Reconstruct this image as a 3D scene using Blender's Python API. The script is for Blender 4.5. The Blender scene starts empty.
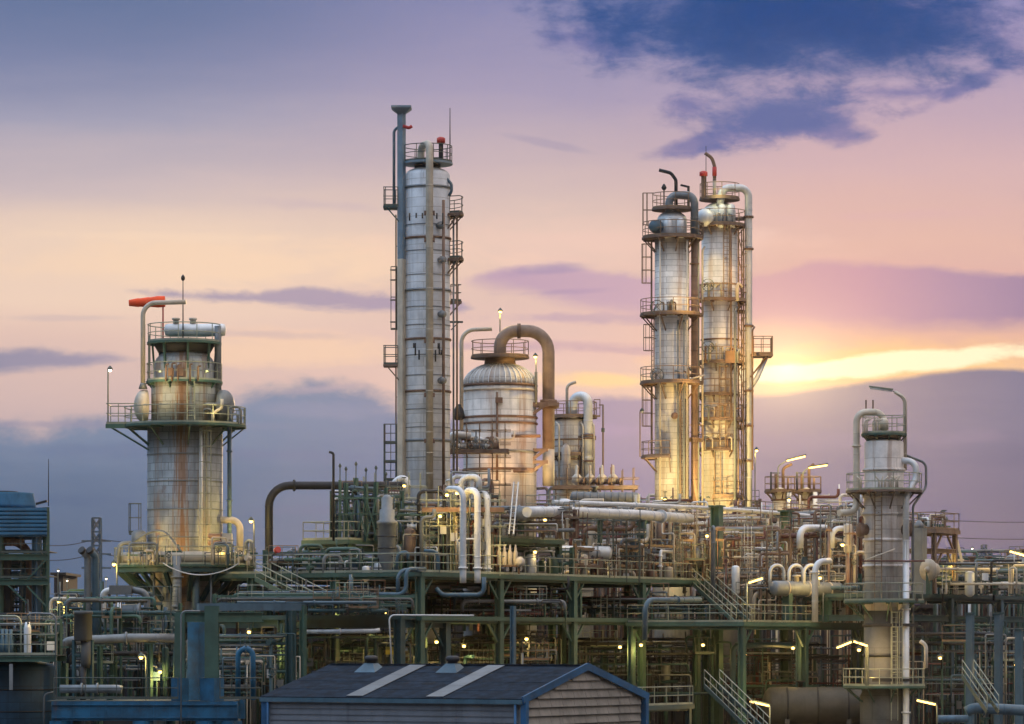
import bpy, math, random
from mathutils import Vector

# ---------------------------------------------------------------- basics
F, H, HY = 3500.0, 8.0, 640.0            # focal length (px), camera height (m), horizon row
scene = bpy.context.scene
COL = scene.collection
PI = math.pi
E1 = Vector((0.513, 0.859, 0)).normalized()      # the plant's two grid directions
E2 = Vector((-0.859, 0.513, 0)).normalized()
ZV = Vector((0, 0, 1))

def P(px, py, Y):
    return Vector(((px - 512) / F * Y, Y, H + (HY - py) / F * Y))
def M_(dpx, Y):
    return dpx / F * Y
def Zof(py, Y):
    return H + (HY - py) / F * Y

class MB:
    """collects shapes in world space; build() links them as one mesh"""
    def __init__(s):
        s.v, s.f, s.s = [], [], []
    def add(s, vs, fs, smooth=False):
        o = len(s.v)
        s.v += vs
        for f in fs:
            s.f.append(tuple(i + o for i in f)); s.s.append(smooth)
        return s
    def obox(s, c, ax, ay, az):
        vs = [c + ax * i + ay * j + az * k for i in (-1, 1) for j in (-1, 1) for k in (-1, 1)]
        return s.add(vs, [(0, 1, 3, 2), (4, 6, 7, 5), (0, 4, 5, 1), (2, 3, 7, 6), (0, 2, 6, 4), (1, 5, 7, 3)])
    def box(s, c, sx, sy, sz, d=None):
        d = d or Vector((1, 0, 0)); n = Vector((-d.y, d.x, 0))
        return s.obox(Vector(c), d * sx / 2, n * sy / 2, ZV * sz / 2)
    def bar(s, p, q, w, h=None):
        h = h or w; d = q - p; L = d.length
        if L < 1e-5: return s
        d = d / L
        u = d.cross(ZV)
        if u.length < 1e-3: u = E1.copy()
        u.normalize(); n = u.cross(d).normalized()
        return s.obox((p + q) / 2, d * L / 2, u * w / 2, n * h / 2)
    def ibeam(s, p, q, w, h, t=0.05):
        s.bar(p + ZV * (h / 2 - t / 2), q + ZV * (h / 2 - t / 2), w, t)
        s.bar(p - ZV * (h / 2 - t / 2), q - ZV * (h / 2 - t / 2), w, t)
        return s.bar(p, q, t, h - 2 * t)
    def hcol(s, p, q, w, d=None):
        """vertical H column"""
        d = d or E1; n = Vector((-d.y, d.x, 0)); m = (p + q) / 2; L = (q - p).length / 2; t = 0.06
        s.obox(m + n * (w / 2 - t / 2), d * w / 2, n * t / 2, ZV * L)
        s.obox(m - n * (w / 2 - t / 2), d * w / 2, n * t / 2, ZV * L)
        return s.obox(m, d * t / 2, n * (w / 2 - t), ZV * L)
    def tube(s, pts, r, n=10, br=None, cap=True, rs=None):
        pts = [Vector(p) for p in pts]
        if br:
            out = [pts[0]]
            for i in range(1, len(pts) - 1):
                a, b, c = pts[i - 1], pts[i], pts[i + 1]
                d1, d2 = (b - a), (c - b)
                l1, l2 = d1.length, d2.length
                if l1 < 1e-4 or l2 < 1e-4: continue
                d1 /= l1; d2 /= l2
                cs = max(-1, min(1, d1.dot(d2))); ang = math.acos(cs)
                if ang < 0.03: out.append(b); continue
                tl = min(br * math.tan(ang / 2), l1 * 0.49, l2 * 0.49)
                p0, p1 = b - d1 * tl, b + d2 * tl
                k = max(3, int(ang / 0.22))
                rad = tl / math.tan(ang / 2)
                nrm = (d2 - d1 * cs).normalized()
                cen = p0 + nrm * rad
                for j in range(k + 1):
                    t = ang * j / k
                    out.append(cen - nrm * rad * math.cos(t) + d1 * rad * math.sin(t))
            out.append(pts[-1]); pts = out
        cl = [pts[0]]
        for p in pts[1:]:
            if (p - cl[-1]).length > 1e-4: cl.append(p)
        pts = cl
        if len(pts) < 2: return s
        rr = rs if rs else [r] * len(pts)
        if len(rr) != len(pts): rr = [rr[0] + (rr[-1] - rr[0]) * i / (len(pts) - 1) for i in range(len(pts))]
        vs, fs = [], []; u = None
        for i, p in enumerate(pts):
            t = (pts[min(i + 1, len(pts) - 1)] - pts[max(i - 1, 0)]).normalized()
            if u is None:
                u = t.orthogonal().normalized()
            else:
                u = (u - t * u.dot(t))
                u = u.normalized() if u.length > 1e-4 else t.orthogonal().normalized()
            w = t.cross(u)
            for k in range(n):
                a = 2 * PI * k / n
                vs.append(p + (u * math.cos(a) + w * math.sin(a)) * rr[i])
        for i in range(len(pts) - 1):
            for k in range(n):
                k2 = (k + 1) % n
                fs.append((i * n + k, i * n + k2, (i + 1) * n + k2, (i + 1) * n + k))
        s.add(vs, fs, n > 6)
        if cap:
            o = len(s.v) - len(vs); L = len(pts) - 1
            s.f.append(tuple(o + k for k in reversed(range(n)))); s.s.append(False)
            s.f.append(tuple(o + L * n + k for k in range(n))); s.s.append(False)
        return s
    def lathe(s, c, prof, n=32, d=None):
        d = (d or ZV).normalized()
        u = Vector((1, 0, 0)) if abs(d.z) > 0.9 else d.cross(ZV).normalized()
        w = d.cross(u).normalized(); c = Vector(c)
        vs, fs = [], []
        for r, z in prof:
            for k in range(n):
                a = 2 * PI * k / n
                vs.append(c + d * z + (u * math.cos(a) + w * math.sin(a)) * max(r, 1e-3))
        for i in range(len(prof) - 1):
            for k in range(n):
                k2 = (k + 1) % n
                fs.append((i * n + k, i * n + k2, (i + 1) * n + k2, (i + 1) * n + k))
        s.add(vs, fs, True)
        o = len(s.v) - len(vs); L = len(prof) - 1
        s.f.append(tuple(o + k for k in reversed(range(n)))); s.s.append(False)
        s.f.append(tuple(o + L * n + k for k in range(n))); s.s.append(False)
        return s
    def ring(s, c, R, r, a0=0, a1=360, n=40, m=6):
        full = abs(a1 - a0) >= 359.9
        pts = [c + Vector((math.cos(math.radians(a0 + (a1 - a0) * i / n)), math.sin(math.radians(a0 + (a1 - a0) * i / n)), 0)) * R for i in range(n + 1)]
        return s.tube(pts, r, m, cap=not full)
    def sector(s, c, r0, r1, z0, z1, a0, a1, n=32):
        vs, fs = [], []
        for i in range(n + 1):
            a = math.radians(a0 + (a1 - a0) * i / n); d = Vector((math.cos(a), math.sin(a), 0))
            for r, z in ((r0, z0), (r1, z0), (r1, z1), (r0, z1)):
                vs.append(Vector((c.x, c.y, z)) + d * r)
        for i in range(n):
            for k in range(4):
                k2 = (k + 1) % 4
                fs.append((i * 4 + k, i * 4 + k2, i * 4 + 4 + k2, i * 4 + 4 + k))
        if abs(a1 - a0) < 359.9:
            fs.append((0, 3, 2, 1)); fs.append(tuple(n * 4 + k for k in range(4)))
        return s.add(vs, fs)
    def rail(s, pts, h=1.1, step=1.5, r=0.028):
        pts = [Vector(p) for p in pts]
        for hh, rr in ((h, r * 1.15), (h * 0.52, r)):
            s.tube([p + ZV * hh for p in pts], rr, 5)
        acc = 0
        for a, b in zip(pts, pts[1:]):
            L = (b - a).length
            if L < 1e-3: continue
            s.bar(a + ZV * 0.07, b + ZV * 0.07, 0.02, 0.13)
            k = 0
            t = acc
            while t <= L + 1e-4:
                p = a + (b - a) * (t / L)
                s.tube([p, p + ZV * h], r, 5); t += step; k += 1
            acc = t - L
        p = pts[-1]; s.tube([p, p + ZV * h], r, 5)
        return s
    def build(s, name, mat, parent=None):
        me = bpy.data.meshes.new(name)
        off = OFF.get(parent.name, Vector((0, 0, 0))) if parent else Vector((0, 0, 0))
        me.from_pydata([tuple(v - off) for v in s.v], [], s.f)
        me.polygons.foreach_set('use_smooth', s.s)
        me.materials.append(MATS[mat] if isinstance(mat, str) else mat)
        me.update()
        o = bpy.data.objects.new(name, me); COL.objects.link(o)
        if parent: o.parent = parent
        OFF[o.name] = off
        return o

OFF = {}
def thing(name, label, cat, loc, group=None):
    o = bpy.data.objects.new(name, None); COL.objects.link(o)
    o.empty_display_size = 0.3
    o.location = loc; OFF[o.name] = Vector(loc)
    o['label'] = label; o['category'] = cat; o['kind'] = 'thing'
    if group: o['group'] = group
    return o
def tag(o, label, cat, group=None, kind='thing'):
    if label: o['label'] = label
    if cat: o['category'] = cat
    if group: o['group'] = group
    o['kind'] = kind
    return o
def recentre(o):
    """origin of a single-mesh thing to the foot of its bounding box"""
    me = o.data; n = len(me.vertices)
    c = sum((v.co for v in me.vertices), Vector()) / n; c.z = min(v.co.z for v in me.vertices)
    for v in me.vertices: v.co -= c
    o.location = c
    return o
def copy_tree(o, parent=None):
    c = o.copy(); COL.objects.link(c)
    if parent: c.parent = parent
    for ch in list(o.children): copy_tree(ch, c)
    return c

# ---------------------------------------------------------------- materials
MATS = {}
def nd(nt, t, **kw):
    n = nt.nodes.new(t)
    for k, v in kw.items(): setattr(n, k, v)
    return n
def setin(nt, sock, v):
    if hasattr(v, 'is_linked') or hasattr(v, 'links'): nt.links.new(v, sock)
    else: sock.default_value = v
def mth(nt, op, a, b=0.0, c=0.0, clamp=False):
    n = nd(nt, 'ShaderNodeMath', operation=op); n.use_clamp = clamp
    setin(nt, n.inputs[0], a); setin(nt, n.inputs[1], b); setin(nt, n.inputs[2], c)
    return n.outputs[0]
def mixc(nt, f, a, b, blend='MIX'):
    n = nd(nt, 'ShaderNodeMix', data_type='RGBA', blend_type=blend)
    setin(nt, n.inputs[0], f)
    setin(nt, n.inputs[6], a if not isinstance(a, tuple) else (*a[:3], 1)); setin(nt, n.inputs[7], b if not isinstance(b, tuple) else (*b[:3], 1))
    return n.outputs[2]
def smooth(nt, x, lo, hi):
    n = nd(nt, 'ShaderNodeMapRange', interpolation_type='SMOOTHSTEP')
    setin(nt, n.inputs[0], x); setin(nt, n.inputs[1], lo); setin(nt, n.inputs[2], hi)
    return n.outputs[0]

RUST = (0.17, 0.062, 0.022)
def paint(name, col, rough=0.55, metal=0.0, var=0.22, rust=0.15, sc=0.9, seam=None, bump=0.0, drip=0.5, rustcol=RUST, rnd=0.15, stain=None, spec=0.5):
    m = bpy.data.materials.new(name); m.use_nodes = True; nt = m.node_tree
    bs = nt.nodes['Principled BSDF']
    tc = nd(nt, 'ShaderNodeTexCoord').outputs['Object']
    oi = nd(nt, 'ShaderNodeObjectInfo').outputs['Random']
    n1 = nd(nt, 'ShaderNodeTexNoise'); nt.links.new(tc, n1.inputs['Vector'])
    n1.inputs['Scale'].default_value = sc; n1.inputs['Detail'].default_value = 6; n1.inputs['Roughness'].default_value = 0.65
    lo = tuple(c * (1 - var) for c in col); hi = tuple(min(1, c * (1 + var)) for c in col)
    c = mixc(nt, smooth(nt, n1.outputs[0], 0.3, 0.7), lo, hi)
    k = mth(nt, 'MULTIPLY_ADD', oi, rnd * 2, 1 - rnd)
    hs = nd(nt, 'ShaderNodeHueSaturation'); nt.links.new(k, hs.inputs['Value']); nt.links.new(c, hs.inputs['Color'])
    c = hs.outputs[0]
    hb = None
    if seam:
        R, ph, pw = seam
        sp = nd(nt, 'ShaderNodeSeparateXYZ'); nt.links.new(tc, sp.inputs[0])
        th = mth(nt, 'MULTIPLY', mth(nt, 'ARCTAN2', sp.outputs[0], sp.outputs[1]), R)
        cb = nd(nt, 'ShaderNodeCombineXYZ'); nt.links.new(th, cb.inputs[0]); nt.links.new(sp.outputs[2], cb.inputs[1])
        bk = nd(nt, 'ShaderNodeTexBrick'); nt.links.new(cb.outputs[0], bk.inputs[0])
        bk.inputs['Color1'].default_value = (0.86, 0.86, 0.86, 1); bk.inputs['Color2'].default_value = (1.05, 1.05, 1.05, 1)
        bk.inputs['Mortar'].default_value = (0.55, 0.53, 0.51, 1); bk.inputs['Scale'].default_value = 1
        bk.inputs['Mortar Size'].default_value = 0.022; bk.inputs['Mortar Smooth'].default_value = 0.5
        bk.inputs['Brick Width'].default_value = pw; bk.inputs['Row Height'].default_value = ph
        c = mixc(nt, 1.0, c, bk.outputs['Color'], 'MULTIPLY')
        hb = bk.outputs['Fac']
    # streaks running down and rust patches
    mp = nd(nt, 'ShaderNodeMapping'); nt.links.new(tc, mp.inputs[0]); mp.inputs['Scale'].default_value = (2.6, 2.6, 0.16)
    n2 = nd(nt, 'ShaderNodeTexNoise'); nt.links.new(mp.outputs[0], n2.inputs['Vector']); n2.inputs['Scale'].default_value = 1.0; n2.inputs['Detail'].default_value = 5
    st = smooth(nt, n2.outputs[0], 0.52, 0.78)
    c = mixc(nt, mth(nt, 'MULTIPLY', st, drip), c, tuple(x * 0.5 for x in col))
    n3 = nd(nt, 'ShaderNodeTexNoise'); nt.links.new(tc, n3.inputs['Vector']); n3.inputs['Scale'].default_value = 0.55; n3.inputs['Detail'].default_value = 8; n3.inputs['Roughness'].default_value = 0.7
    mix = mth(nt, 'ADD', mth(nt, 'MULTIPLY', n3.outputs[0], 0.6), mth(nt, 'MULTIPLY', n2.outputs[0], 0.4))
    rm = smooth(nt, mix, 0.66 - 0.28 * rust, 0.78 - 0.24 * rust)
    c = mixc(nt, mth(nt, 'MULTIPLY', rm, min(1, 0.35 + rust)), c, rustcol)
    if stain:                              # a broad rusty run-off down one face
        sx = nd(nt, 'ShaderNodeSeparateXYZ'); nt.links.new(tc, sx.inputs[0])
        mp2 = nd(nt, 'ShaderNodeMapping'); nt.links.new(tc, mp2.inputs[0]); mp2.inputs['Scale'].default_value = (5.5, .5, 0.30)
        n5 = nd(nt, 'ShaderNodeTexNoise'); nt.links.new(mp2.outputs[0], n5.inputs['Vector']); n5.inputs['Scale'].default_value = 1; n5.inputs['Detail'].default_value = 6; n5.inputs['Roughness'].default_value = .65
        for x0, w, k in stain:
            f = mth(nt, 'SUBTRACT', 1, mth(nt, 'DIVIDE', mth(nt, 'ABSOLUTE', mth(nt, 'SUBTRACT', sx.outputs[0], x0)), w), clamp=True)
            f = mth(nt, 'MULTIPLY', f, mth(nt, 'LESS_THAN', sx.outputs[1], 0.0))
            f = smooth(nt, mth(nt, 'ADD', mth(nt, 'MULTIPLY', f, .40), n5.outputs[0]), .70, .88)
            c = mixc(nt, mth(nt, 'MULTIPLY', f, k), c, mixc(nt, n5.outputs[0], (0.36, 0.17, 0.06), (0.13, 0.055, 0.022)))
        if seam: c = mixc(nt, 0.45, c, bk.outputs['Color'], 'MULTIPLY')
    nt.links.new(c, bs.inputs['Base Color'])
    bs.inputs['Metallic'].default_value = metal; bs.inputs['Specular IOR Level'].default_value = spec
    r = mth(nt, 'MULTIPLY_ADD', n1.outputs[0], 0.3, rough - 0.12, clamp=True)
    nt.links.new(r, bs.inputs['Roughness'])
    bp = nd(nt, 'ShaderNodeBump'); bp.inputs['Strength'].default_value = 0.25; bp.inputs['Distance'].default_value = 0.03
    hh = n3.outputs[0]
    if hb: hh = mth(nt, 'SUBTRACT', hh, mth(nt, 'MULTIPLY', hb, 0.8))
    nt.links.new(hh, bp.inputs['Height']); nt.links.new(bp.outputs[0], bs.inputs['Normal'])
    MATS[name] = m
    return m
def emit(name, col, s):
    m = bpy.data.materials.new(name); m.use_nodes = True; nt = m.node_tree
    bs = nt.nodes['Principled BSDF']
    bs.inputs['Base Color'].default_value = (*col, 1); bs.inputs['Emission Color'].default_value = (*col, 1); bs.inputs['Emission Strength'].default_value = s
    n = nd(nt, 'ShaderNodeTexNoise'); n.inputs['Scale'].default_value = 6
    nt.links.new(mth(nt, 'MULTIPLY_ADD', n.outputs[0], s * 0.4, s * 0.8), bs.inputs['Emission Strength'])
    MATS[name] = m

paint('clad_white', (0.66, 0.67, 0.70), 0.55, 0.1, 0.14, 0.12, seam=(1.7, 0.62, 3.4), drip=0.7)
paint('clad_aged', (0.34, 0.36, 0.365), 0.55, 0.2, 0.2, 0.34, seam=(2.3, 0.47, 0.8), drip=0.85, stain=((0.0, 1.1, .85), (-1.5, .5, .5), (1.3, .6, .4)))
paint('clad_dome', (0.52, 0.475, 0.435), 0.65, 0.05, 0.15, 0.3, seam=(2.5, 0.75, 2.6), drip=0.8, stain=((-.6, .5, .4), (1.6, .6, .5)))  # base colour warmed to carry the sun flare's glow
paint('clad_twin', (0.64, 0.60, 0.555), 0.55, 0.05, 0.15, 0.25, seam=(1.3, 0.42, 3.6), drip=0.75, stain=((.5, .5, .45), (-.7, .35, .35)))
paint('clad_right', (0.60, 0.545, 0.51), 0.55, 0.1, 0.2, 0.34, seam=(1.3, 1.5, 2.2), drip=0.6, stain=((.3, .5, .4), (-.8, .35, .35)))  # warmth of the sun flare mixed into the base colour
paint('clad_shaded', (0.085, 0.085, 0.08), 0.55, 0.1, 0.25, 0.3, seam=(1.3, 1.5, 2.2), drip=0.9)  # darker copy of the cladding, low-level shade painted into its colour
paint('duct_brown', (0.24, 0.165, 0.125), 0.7, 0.0, 0.25, 0.25)
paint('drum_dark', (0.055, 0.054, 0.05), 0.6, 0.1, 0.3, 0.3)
paint('pipe_white', (0.60, 0.60, 0.60), 0.45, 0.3, 0.14, 0.12)
paint('pipe_beige', (0.50, 0.43, 0.34), 0.5, 0.1, 0.18, 0.2)
paint('pipe_grey', (0.155, 0.168, 0.178), 0.5, 0.25, 0.2, 0.2)
paint('pipe_blue', (0.055, 0.1, 0.135), 0.5, 0.1, 0.25, 0.15)
paint('pipe_dark', (0.016, 0.017, 0.021), 0.6, 0.1, 0.3, 0.15)
paint('pipe_rust', (0.15, 0.088, 0.060), 0.75, 0.0, 0.35, 0.4)
paint('steel_green', (0.040, 0.090, 0.068), 0.55, 0.0, 0.22, 0.14)
paint('steel_teal', (0.018, 0.054, 0.060), 0.55, 0.0, 0.25, 0.12)
paint('steel_blue', (0.006, 0.082, 0.165), 0.6, 0.0, 0.45, 0.25)
paint('steel_pale', (0.045, 0.095, 0.13), 0.5, 0.0, 0.2, 0.15)
paint('steel_rust', (0.14, 0.095, 0.075), 0.75, 0.0, 0.3, 0.5)
paint('rail', (0.27, 0.28, 0.21), 0.5, 0.1, 0.2, 0.22)
paint('rail_dark', (0.07, 0.085, 0.075), 0.6, 0.1, 0.25, 0.3)
paint('rail_rust', (0.20, 0.13, 0.08), 0.6, 0.1, 0.25, 0.4)
paint('grating', (0.04, 0.05, 0.045), 0.7, 0.2, 0.25, 0.25)
paint('yellow', (0.55, 0.42, 0.05), 0.5, 0, 0.15, 0.15)
paint('red', (0.45, 0.03, 0.025), 0.5, 0, 0.2, 0.05, drip=0.1)
paint('redbrown', (0.1, 0.024, 0.02), 0.6, 0, 0.25, 0.2)
paint('orange', (0.85, 0.085, 0.02), 0.8, 0, 0.15, 0.0, drip=0.05)
paint('black', (0.015, 0.015, 0.017), 0.6, 0, 0.2, 0.05)
paint('duct_blue', (0.14, 0.20, 0.25), 0.5, 0.1, 0.2, 0.1)
paint('gable', (0.165, 0.152, 0.135), 0.65, 0, 0.25, 0.25, drip=0.8)
paint('roof_felt', (0.010, 0.017, 0.028), 0.95, 0, 0.55, 0.1, sc=1.6, drip=0.5, rustcol=(0.03, 0.032, 0.034), spec=0.12)
paint('shed_wall', (0.15, 0.155, 0.175), 0.6, 0, 0.15, 0.22, drip=0.7)
paint('skylight', (0.13, 0.14, 0.15), 0.7, 0, 0.2, 0.05)
paint('blue_trim', (0.008, 0.066, 0.155), 0.6, 0, 0.35, 0.2)
paint('fan_blue', (0.03, 0.12, 0.22), 0.8, 0.0, 0.2, 0.1)
paint('tank_blue', (0.018, 0.055, 0.10), 0.55, 0.1, 0.25, 0.15, seam=(2.6, 0.9, 1.3))
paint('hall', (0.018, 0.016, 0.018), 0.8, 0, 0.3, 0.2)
paint('concrete', (0.07, 0.07, 0.07), 0.85, 0, 0.25, 0.05)
emit('lamp_warm', (1.0, 0.66, 0.16), 7)
emit('lamp_white', (1.0, 0.85, 0.6), 6)
emit('tube_warm', (1.0, 0.66, 0.2), 4)
emit('beacon', (1.0, 0.05, 0.03), 0.6)

# ---------------------------------------------------------------- pieces
def pipe(parent, pts, d, mat, Y, name='pipe', br=None, n=10, flange=(), open_end=None):
    """pts: (px, py[, dY]); d: diameter in photo px at depth Y"""
    w = [P(p[0], p[1], Y + (p[2] if len(p) > 2 else 0)) for p in pts]
    r = M_(d, Y) / 2
    mb = MB().tube(w, r, n, br if br is not None else r * 3.2)
    if d >= 4:                            # lagging straps
        for a, b in zip(w, w[1:]):
            l = (b - a).length; t = (b - a).normalized(); q = r * 4 + .5
            while q < l - r * 4:
                mb.tube([a + t * (q - .03), a + t * (q + .03)], r * 1.06, n); q += 1.35
    for k in flange:                      # flange pairs at fractions of the whole length
        seg = [(b - a).length for a, b in zip(w, w[1:])]; L = sum(seg) * k
        for (a, b), l in zip(zip(w, w[1:]), seg):
            if L <= l:
                c = a + (b - a) * (L / l); t = (b - a).normalized() * 0.05
                mb.tube([c - t, c + t], r * 1.45, n); break
            L -= l
    return mb.build(name, mat, parent)

def wpipe(parent, w, r, mat, name='pipe', br=None, n=8):
    return MB().tube(w, r, n, br if br is not None else r * 3).build(name, mat, parent)

def platform(parent, c, z, r0, r1, a0, a1, mat='steel_green', rmat='rail', braces=True, n=None, gap=None, name='platform'):
    n = n or max(8, int(abs(a1 - a0) / 9))
    mb = MB().sector(c, r0 * 0.98, r1, z - 0.10, z, a0, a1, n)
    mb.sector(c, r1 - 0.03, r1 + 0.02, z - 0.12, z + 0.02, a0, a1, n)
    if braces:
        k = max(2, int(abs(a1 - a0) / 40))
        for i in range(k + (0 if abs(a1 - a0) > 359 else 1)):
            a = math.radians(a0 + (a1 - a0) * i / k); d = Vector((math.cos(a), math.sin(a), 0))
            b = Vector((c.x, c.y, z - 0.14))
            mb.bar(b + d * r0, b + d * (r1 - 0.02), 0.1, 0.12)
            mb.bar(b + d * (r0 * 0.99) - ZV * min(1.1, (r1 - r0)), b + d * (r1 - 0.1), 0.08, 0.08)
    pf = mb.build(name, mat, parent)
    pts = [Vector((c.x, c.y, z)) + Vector((math.cos(math.radians(a0 + (a1 - a0) * i / n)), math.sin(math.radians(a0 + (a1 - a0) * i / n)), 0)) * (r1 - 0.04) for i in range(n + 1)]
    if abs(a1 - a0) < 359:
        ca = lambda a: Vector((c.x, c.y, z)) + Vector((math.cos(math.radians(a)), math.sin(math.radians(a)), 0)) * (r0 + 0.15)
        pts = [ca(a0)] + pts + [ca(a1)]
    MB().rail(pts, 1.1, 1.15).build('railing', rmat, pf)
    return pf

def ladder(parent, c, ang, r, z0, z1, mat='rail', cage=True):
    """vertical ladder at radius r from axis c, facing outward at ang"""
    a = math.radians(ang); d = Vector((math.cos(a), math.sin(a), 0)); t = Vector((-d.y, d.x, 0))
    b = Vector((c.x, c.y, 0)) + d * r
    mb = MB()
    for sgn in (-1, 1):
        mb.bar(b + t * 0.22 * sgn + ZV * z0, b + t * 0.22 * sgn + ZV * z1, 0.06, 0.06)
    z = z0 + 0.2
    while z < z1:
        mb.tube([b - t * 0.22 + ZV * z, b + t * 0.22 + ZV * z], 0.018, 5); z += 0.3
    z = z0 + 0.5
    while z < z1:
        mb.bar(b + ZV * z, b - d * 0.35 + ZV * z, 0.05, 0.05); z += 2.5
    l = mb.build('ladder', mat, parent)
    if cage and z1 - z0 > 3:
        mb = MB(); zc = z0 + 2.1
        hoops = []
        while zc < z1:
            hoops.append(zc); zc += 0.95
        for zz in hoops:
            mb.tube([b + d * (0.36 - 0.36 * math.cos(q)) + t * 0.36 * math.sin(q) + ZV * zz for q in [PI * (-0.98 + 1.96 * i / 10) * 1.0 for i in range(11)]], 0.024, 5)
        for q in (-PI * 0.55, -PI * 0.8, PI, PI * 0.8, PI * 0.55):
            o = b + d * (0.36 - 0.36 * math.cos(q)) + t * 0.36 * math.sin(q)
            mb.tube([o + ZV * (z0 + 2.1), o + ZV * (hoops[-1] if hoops else z1)], 0.02, 5)
        mb.build('ladder_cage', mat, l)
    return l

def dome(R, h, z, k=7):
    return [(R * math.cos(PI / 2 * i / k), z + h * math.sin(PI / 2 * i / k)) for i in range(k + 1)]

def band(parent, c, z, R, mat='pipe_grey', r=0.07):
    return MB().ring(Vector((c.x, c.y, z)), R + 0.02, r, n=40).build('band', mat, parent)

def manway(parent, c, z, ang, R, r=0.4, L=0.5, mat='pipe_white'):
    a = math.radians(ang); d = Vector((math.cos(a), math.sin(a), 0)); b = Vector((c.x, c.y, z)) + d * (R - 0.1)
    return MB().lathe(b, [(r, 0), (r, L), (r * 1.25, L), (r * 1.25, L + 0.1), (r * 1.25, L + 0.22), (r * 0.4, L + 0.3)], 20, d).build('manway', mat, parent)

def antenna(parent, px, y0, y1, Y, r=0.035, name='antenna', mat='black'):
    return MB().tube([P(px, y0, Y), P(px, y1, Y)], r, 6, rs=[r, r * 0.5]).build(name, mat, parent)

LAMP = 3.4
def point(parent, loc, power, col=(1, 0.70, 0.22), rad=0.12):
    l = bpy.data.lights.new('lamp_light', 'POINT'); l.energy = power * LAMP; l.color = col; l.shadow_soft_size = rad
    o = bpy.data.objects.new('lamp_light', l); COL.objects.link(o)
    o.location = Vector(loc) - (OFF[parent.name] if parent else Vector()); o.parent = parent
    return o

def lamp_post(px, yb, yh, Y, label, power=120, side=1, mat='lamp_warm', group=None, col=(1, 0.70, 0.2), pm='rail', arm=5):
    """slim pole with an arm and a bell lamp"""
    base = P(px, yb, Y); t = thing('lamp_post', label, 'lamp', base, group)
    top = P(px, yh, Y)
    e = P(px + side * arm, yh - 2, Y)
    MB().tube([base, top, e], 0.045, 7, 0.25).build('pole', pm, t)
    hd = MB().lathe(e - ZV * 0.12, [(0.17, -0.04), (0.15, 0.06), (0.08, 0.14), (0.04, 0.2)], 14).build('lamp_shade', 'rail_dark', t)
    MB().lathe(e - ZV * 0.30, [(0.02, 0), (0.08, 0.03), (0.11, 0.1), (0.09, 0.16)], 12).build('bulb', mat, t)
    if power: point(t, e - ZV * 0.5 - Vector((0, 0.15, 0)), power, col)
    return t

def bulkhead_lamp(px, py, Y, label, power=100, mat='lamp_warm', col=(1, 0.67, 0.2), drop=5, group=None):
    """caged bulb hanging from a short drop rod with a clamp plate"""
    c = P(px, py, Y); t = thing('hanging_lamp', label, 'lamp', c + ZV * 0.3, group)
    MB().tube([c + ZV * 0.2, c + ZV * (0.2 + M_(drop, Y))], 0.03, 6).box(c + ZV * (0.22 + M_(drop, Y)), 0.3, 0.2, 0.06).build('rod', 'rail_dark', t)
    MB().lathe(c + ZV * 0.08, [(0.2, 0), (0.16, 0.1), (0.06, 0.16)], 12).build('lamp_shade', 'rail_dark', t)
    MB().lathe(c - ZV * 0.10, [(0.03, 0), (0.09, 0.04), (0.11, 0.1), (0.08, 0.16)], 12).build('bulb', mat, t)
    if power: point(t, c - ZV * 0.35 - Vector((0, 0.2, 0)), power, col)
    return t

def tube_lamp(pts_pole, a, b, Y, label, power=80, mat='tube_warm', pm='rail', lit=True):
    """fluorescent tube lamp: bent pole + tilted fitting from a to b (px)"""
    base = P(*pts_pole[0], Y); t = thing('tube_lamp', label, 'lamp', base)
    MB().tube([P(*p, Y) for p in pts_pole], 0.05, 7, 0.4).build('pole', pm, t)
    A, B = P(*a, Y), P(*b, Y)
    f = MB().bar(A + ZV * 0.1, B + ZV * 0.1, 0.3, 0.09).build('lamp_housing', 'rail_dark' if lit else 'rail', t)
    MB().tube([A + (B - A) * 0.04 - Vector((0, 0.06, 0.01)), B - (B - A) * 0.04 - Vector((0, 0.06, 0.01))], 0.06, 8).build('tube', mat if lit else 'pipe_white', f)
    if power: point(t, (A + B) / 2 - ZV * 0.3 - Vector((0, 0.2, 0)), power)
    return t

def stairs(top, bot, label, width=0.9, wd=None, mat='steel_green', rmat='rail', name='staircase'):
    t = thing(name, label, 'stairs', Vector((bot.x, bot.y, bot.z)))
    d = bot - top; hd = Vector((d.x, d.y, 0)); hl = hd.length; hd.normalize()
    wv = Vector((-hd.y, hd.x, 0)) * width / 2
    for s in (-1, 1):
        MB().bar(top + wv * s, bot + wv * s, 0.07, 0.28).build('stringer', mat, t)
    n = max(4, int(abs(d.z) / 0.22)); mb = MB()
    for i in range(1, n):
        c = top + d * (i / n); mb.obox(c, hd * 0.13, wv * 0.94, ZV * 0.02)
    mb.build('treads', 'grating', t)
    for s in (-1, 1):
        mb = MB()
        for hh in (1.0, 0.52):
            mb.tube([top + wv * s + ZV * hh, bot + wv * s + ZV * hh], 0.03, 6)
        k = max(3, int(d.length / 1.1))
        for i in range(k + 1):
            p = top + d * (i / k) + wv * s; mb.tube([p, p + ZV * 1.0], 0.028, 5)
        mb.build('handrail', rmat, t)
    return t

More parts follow.
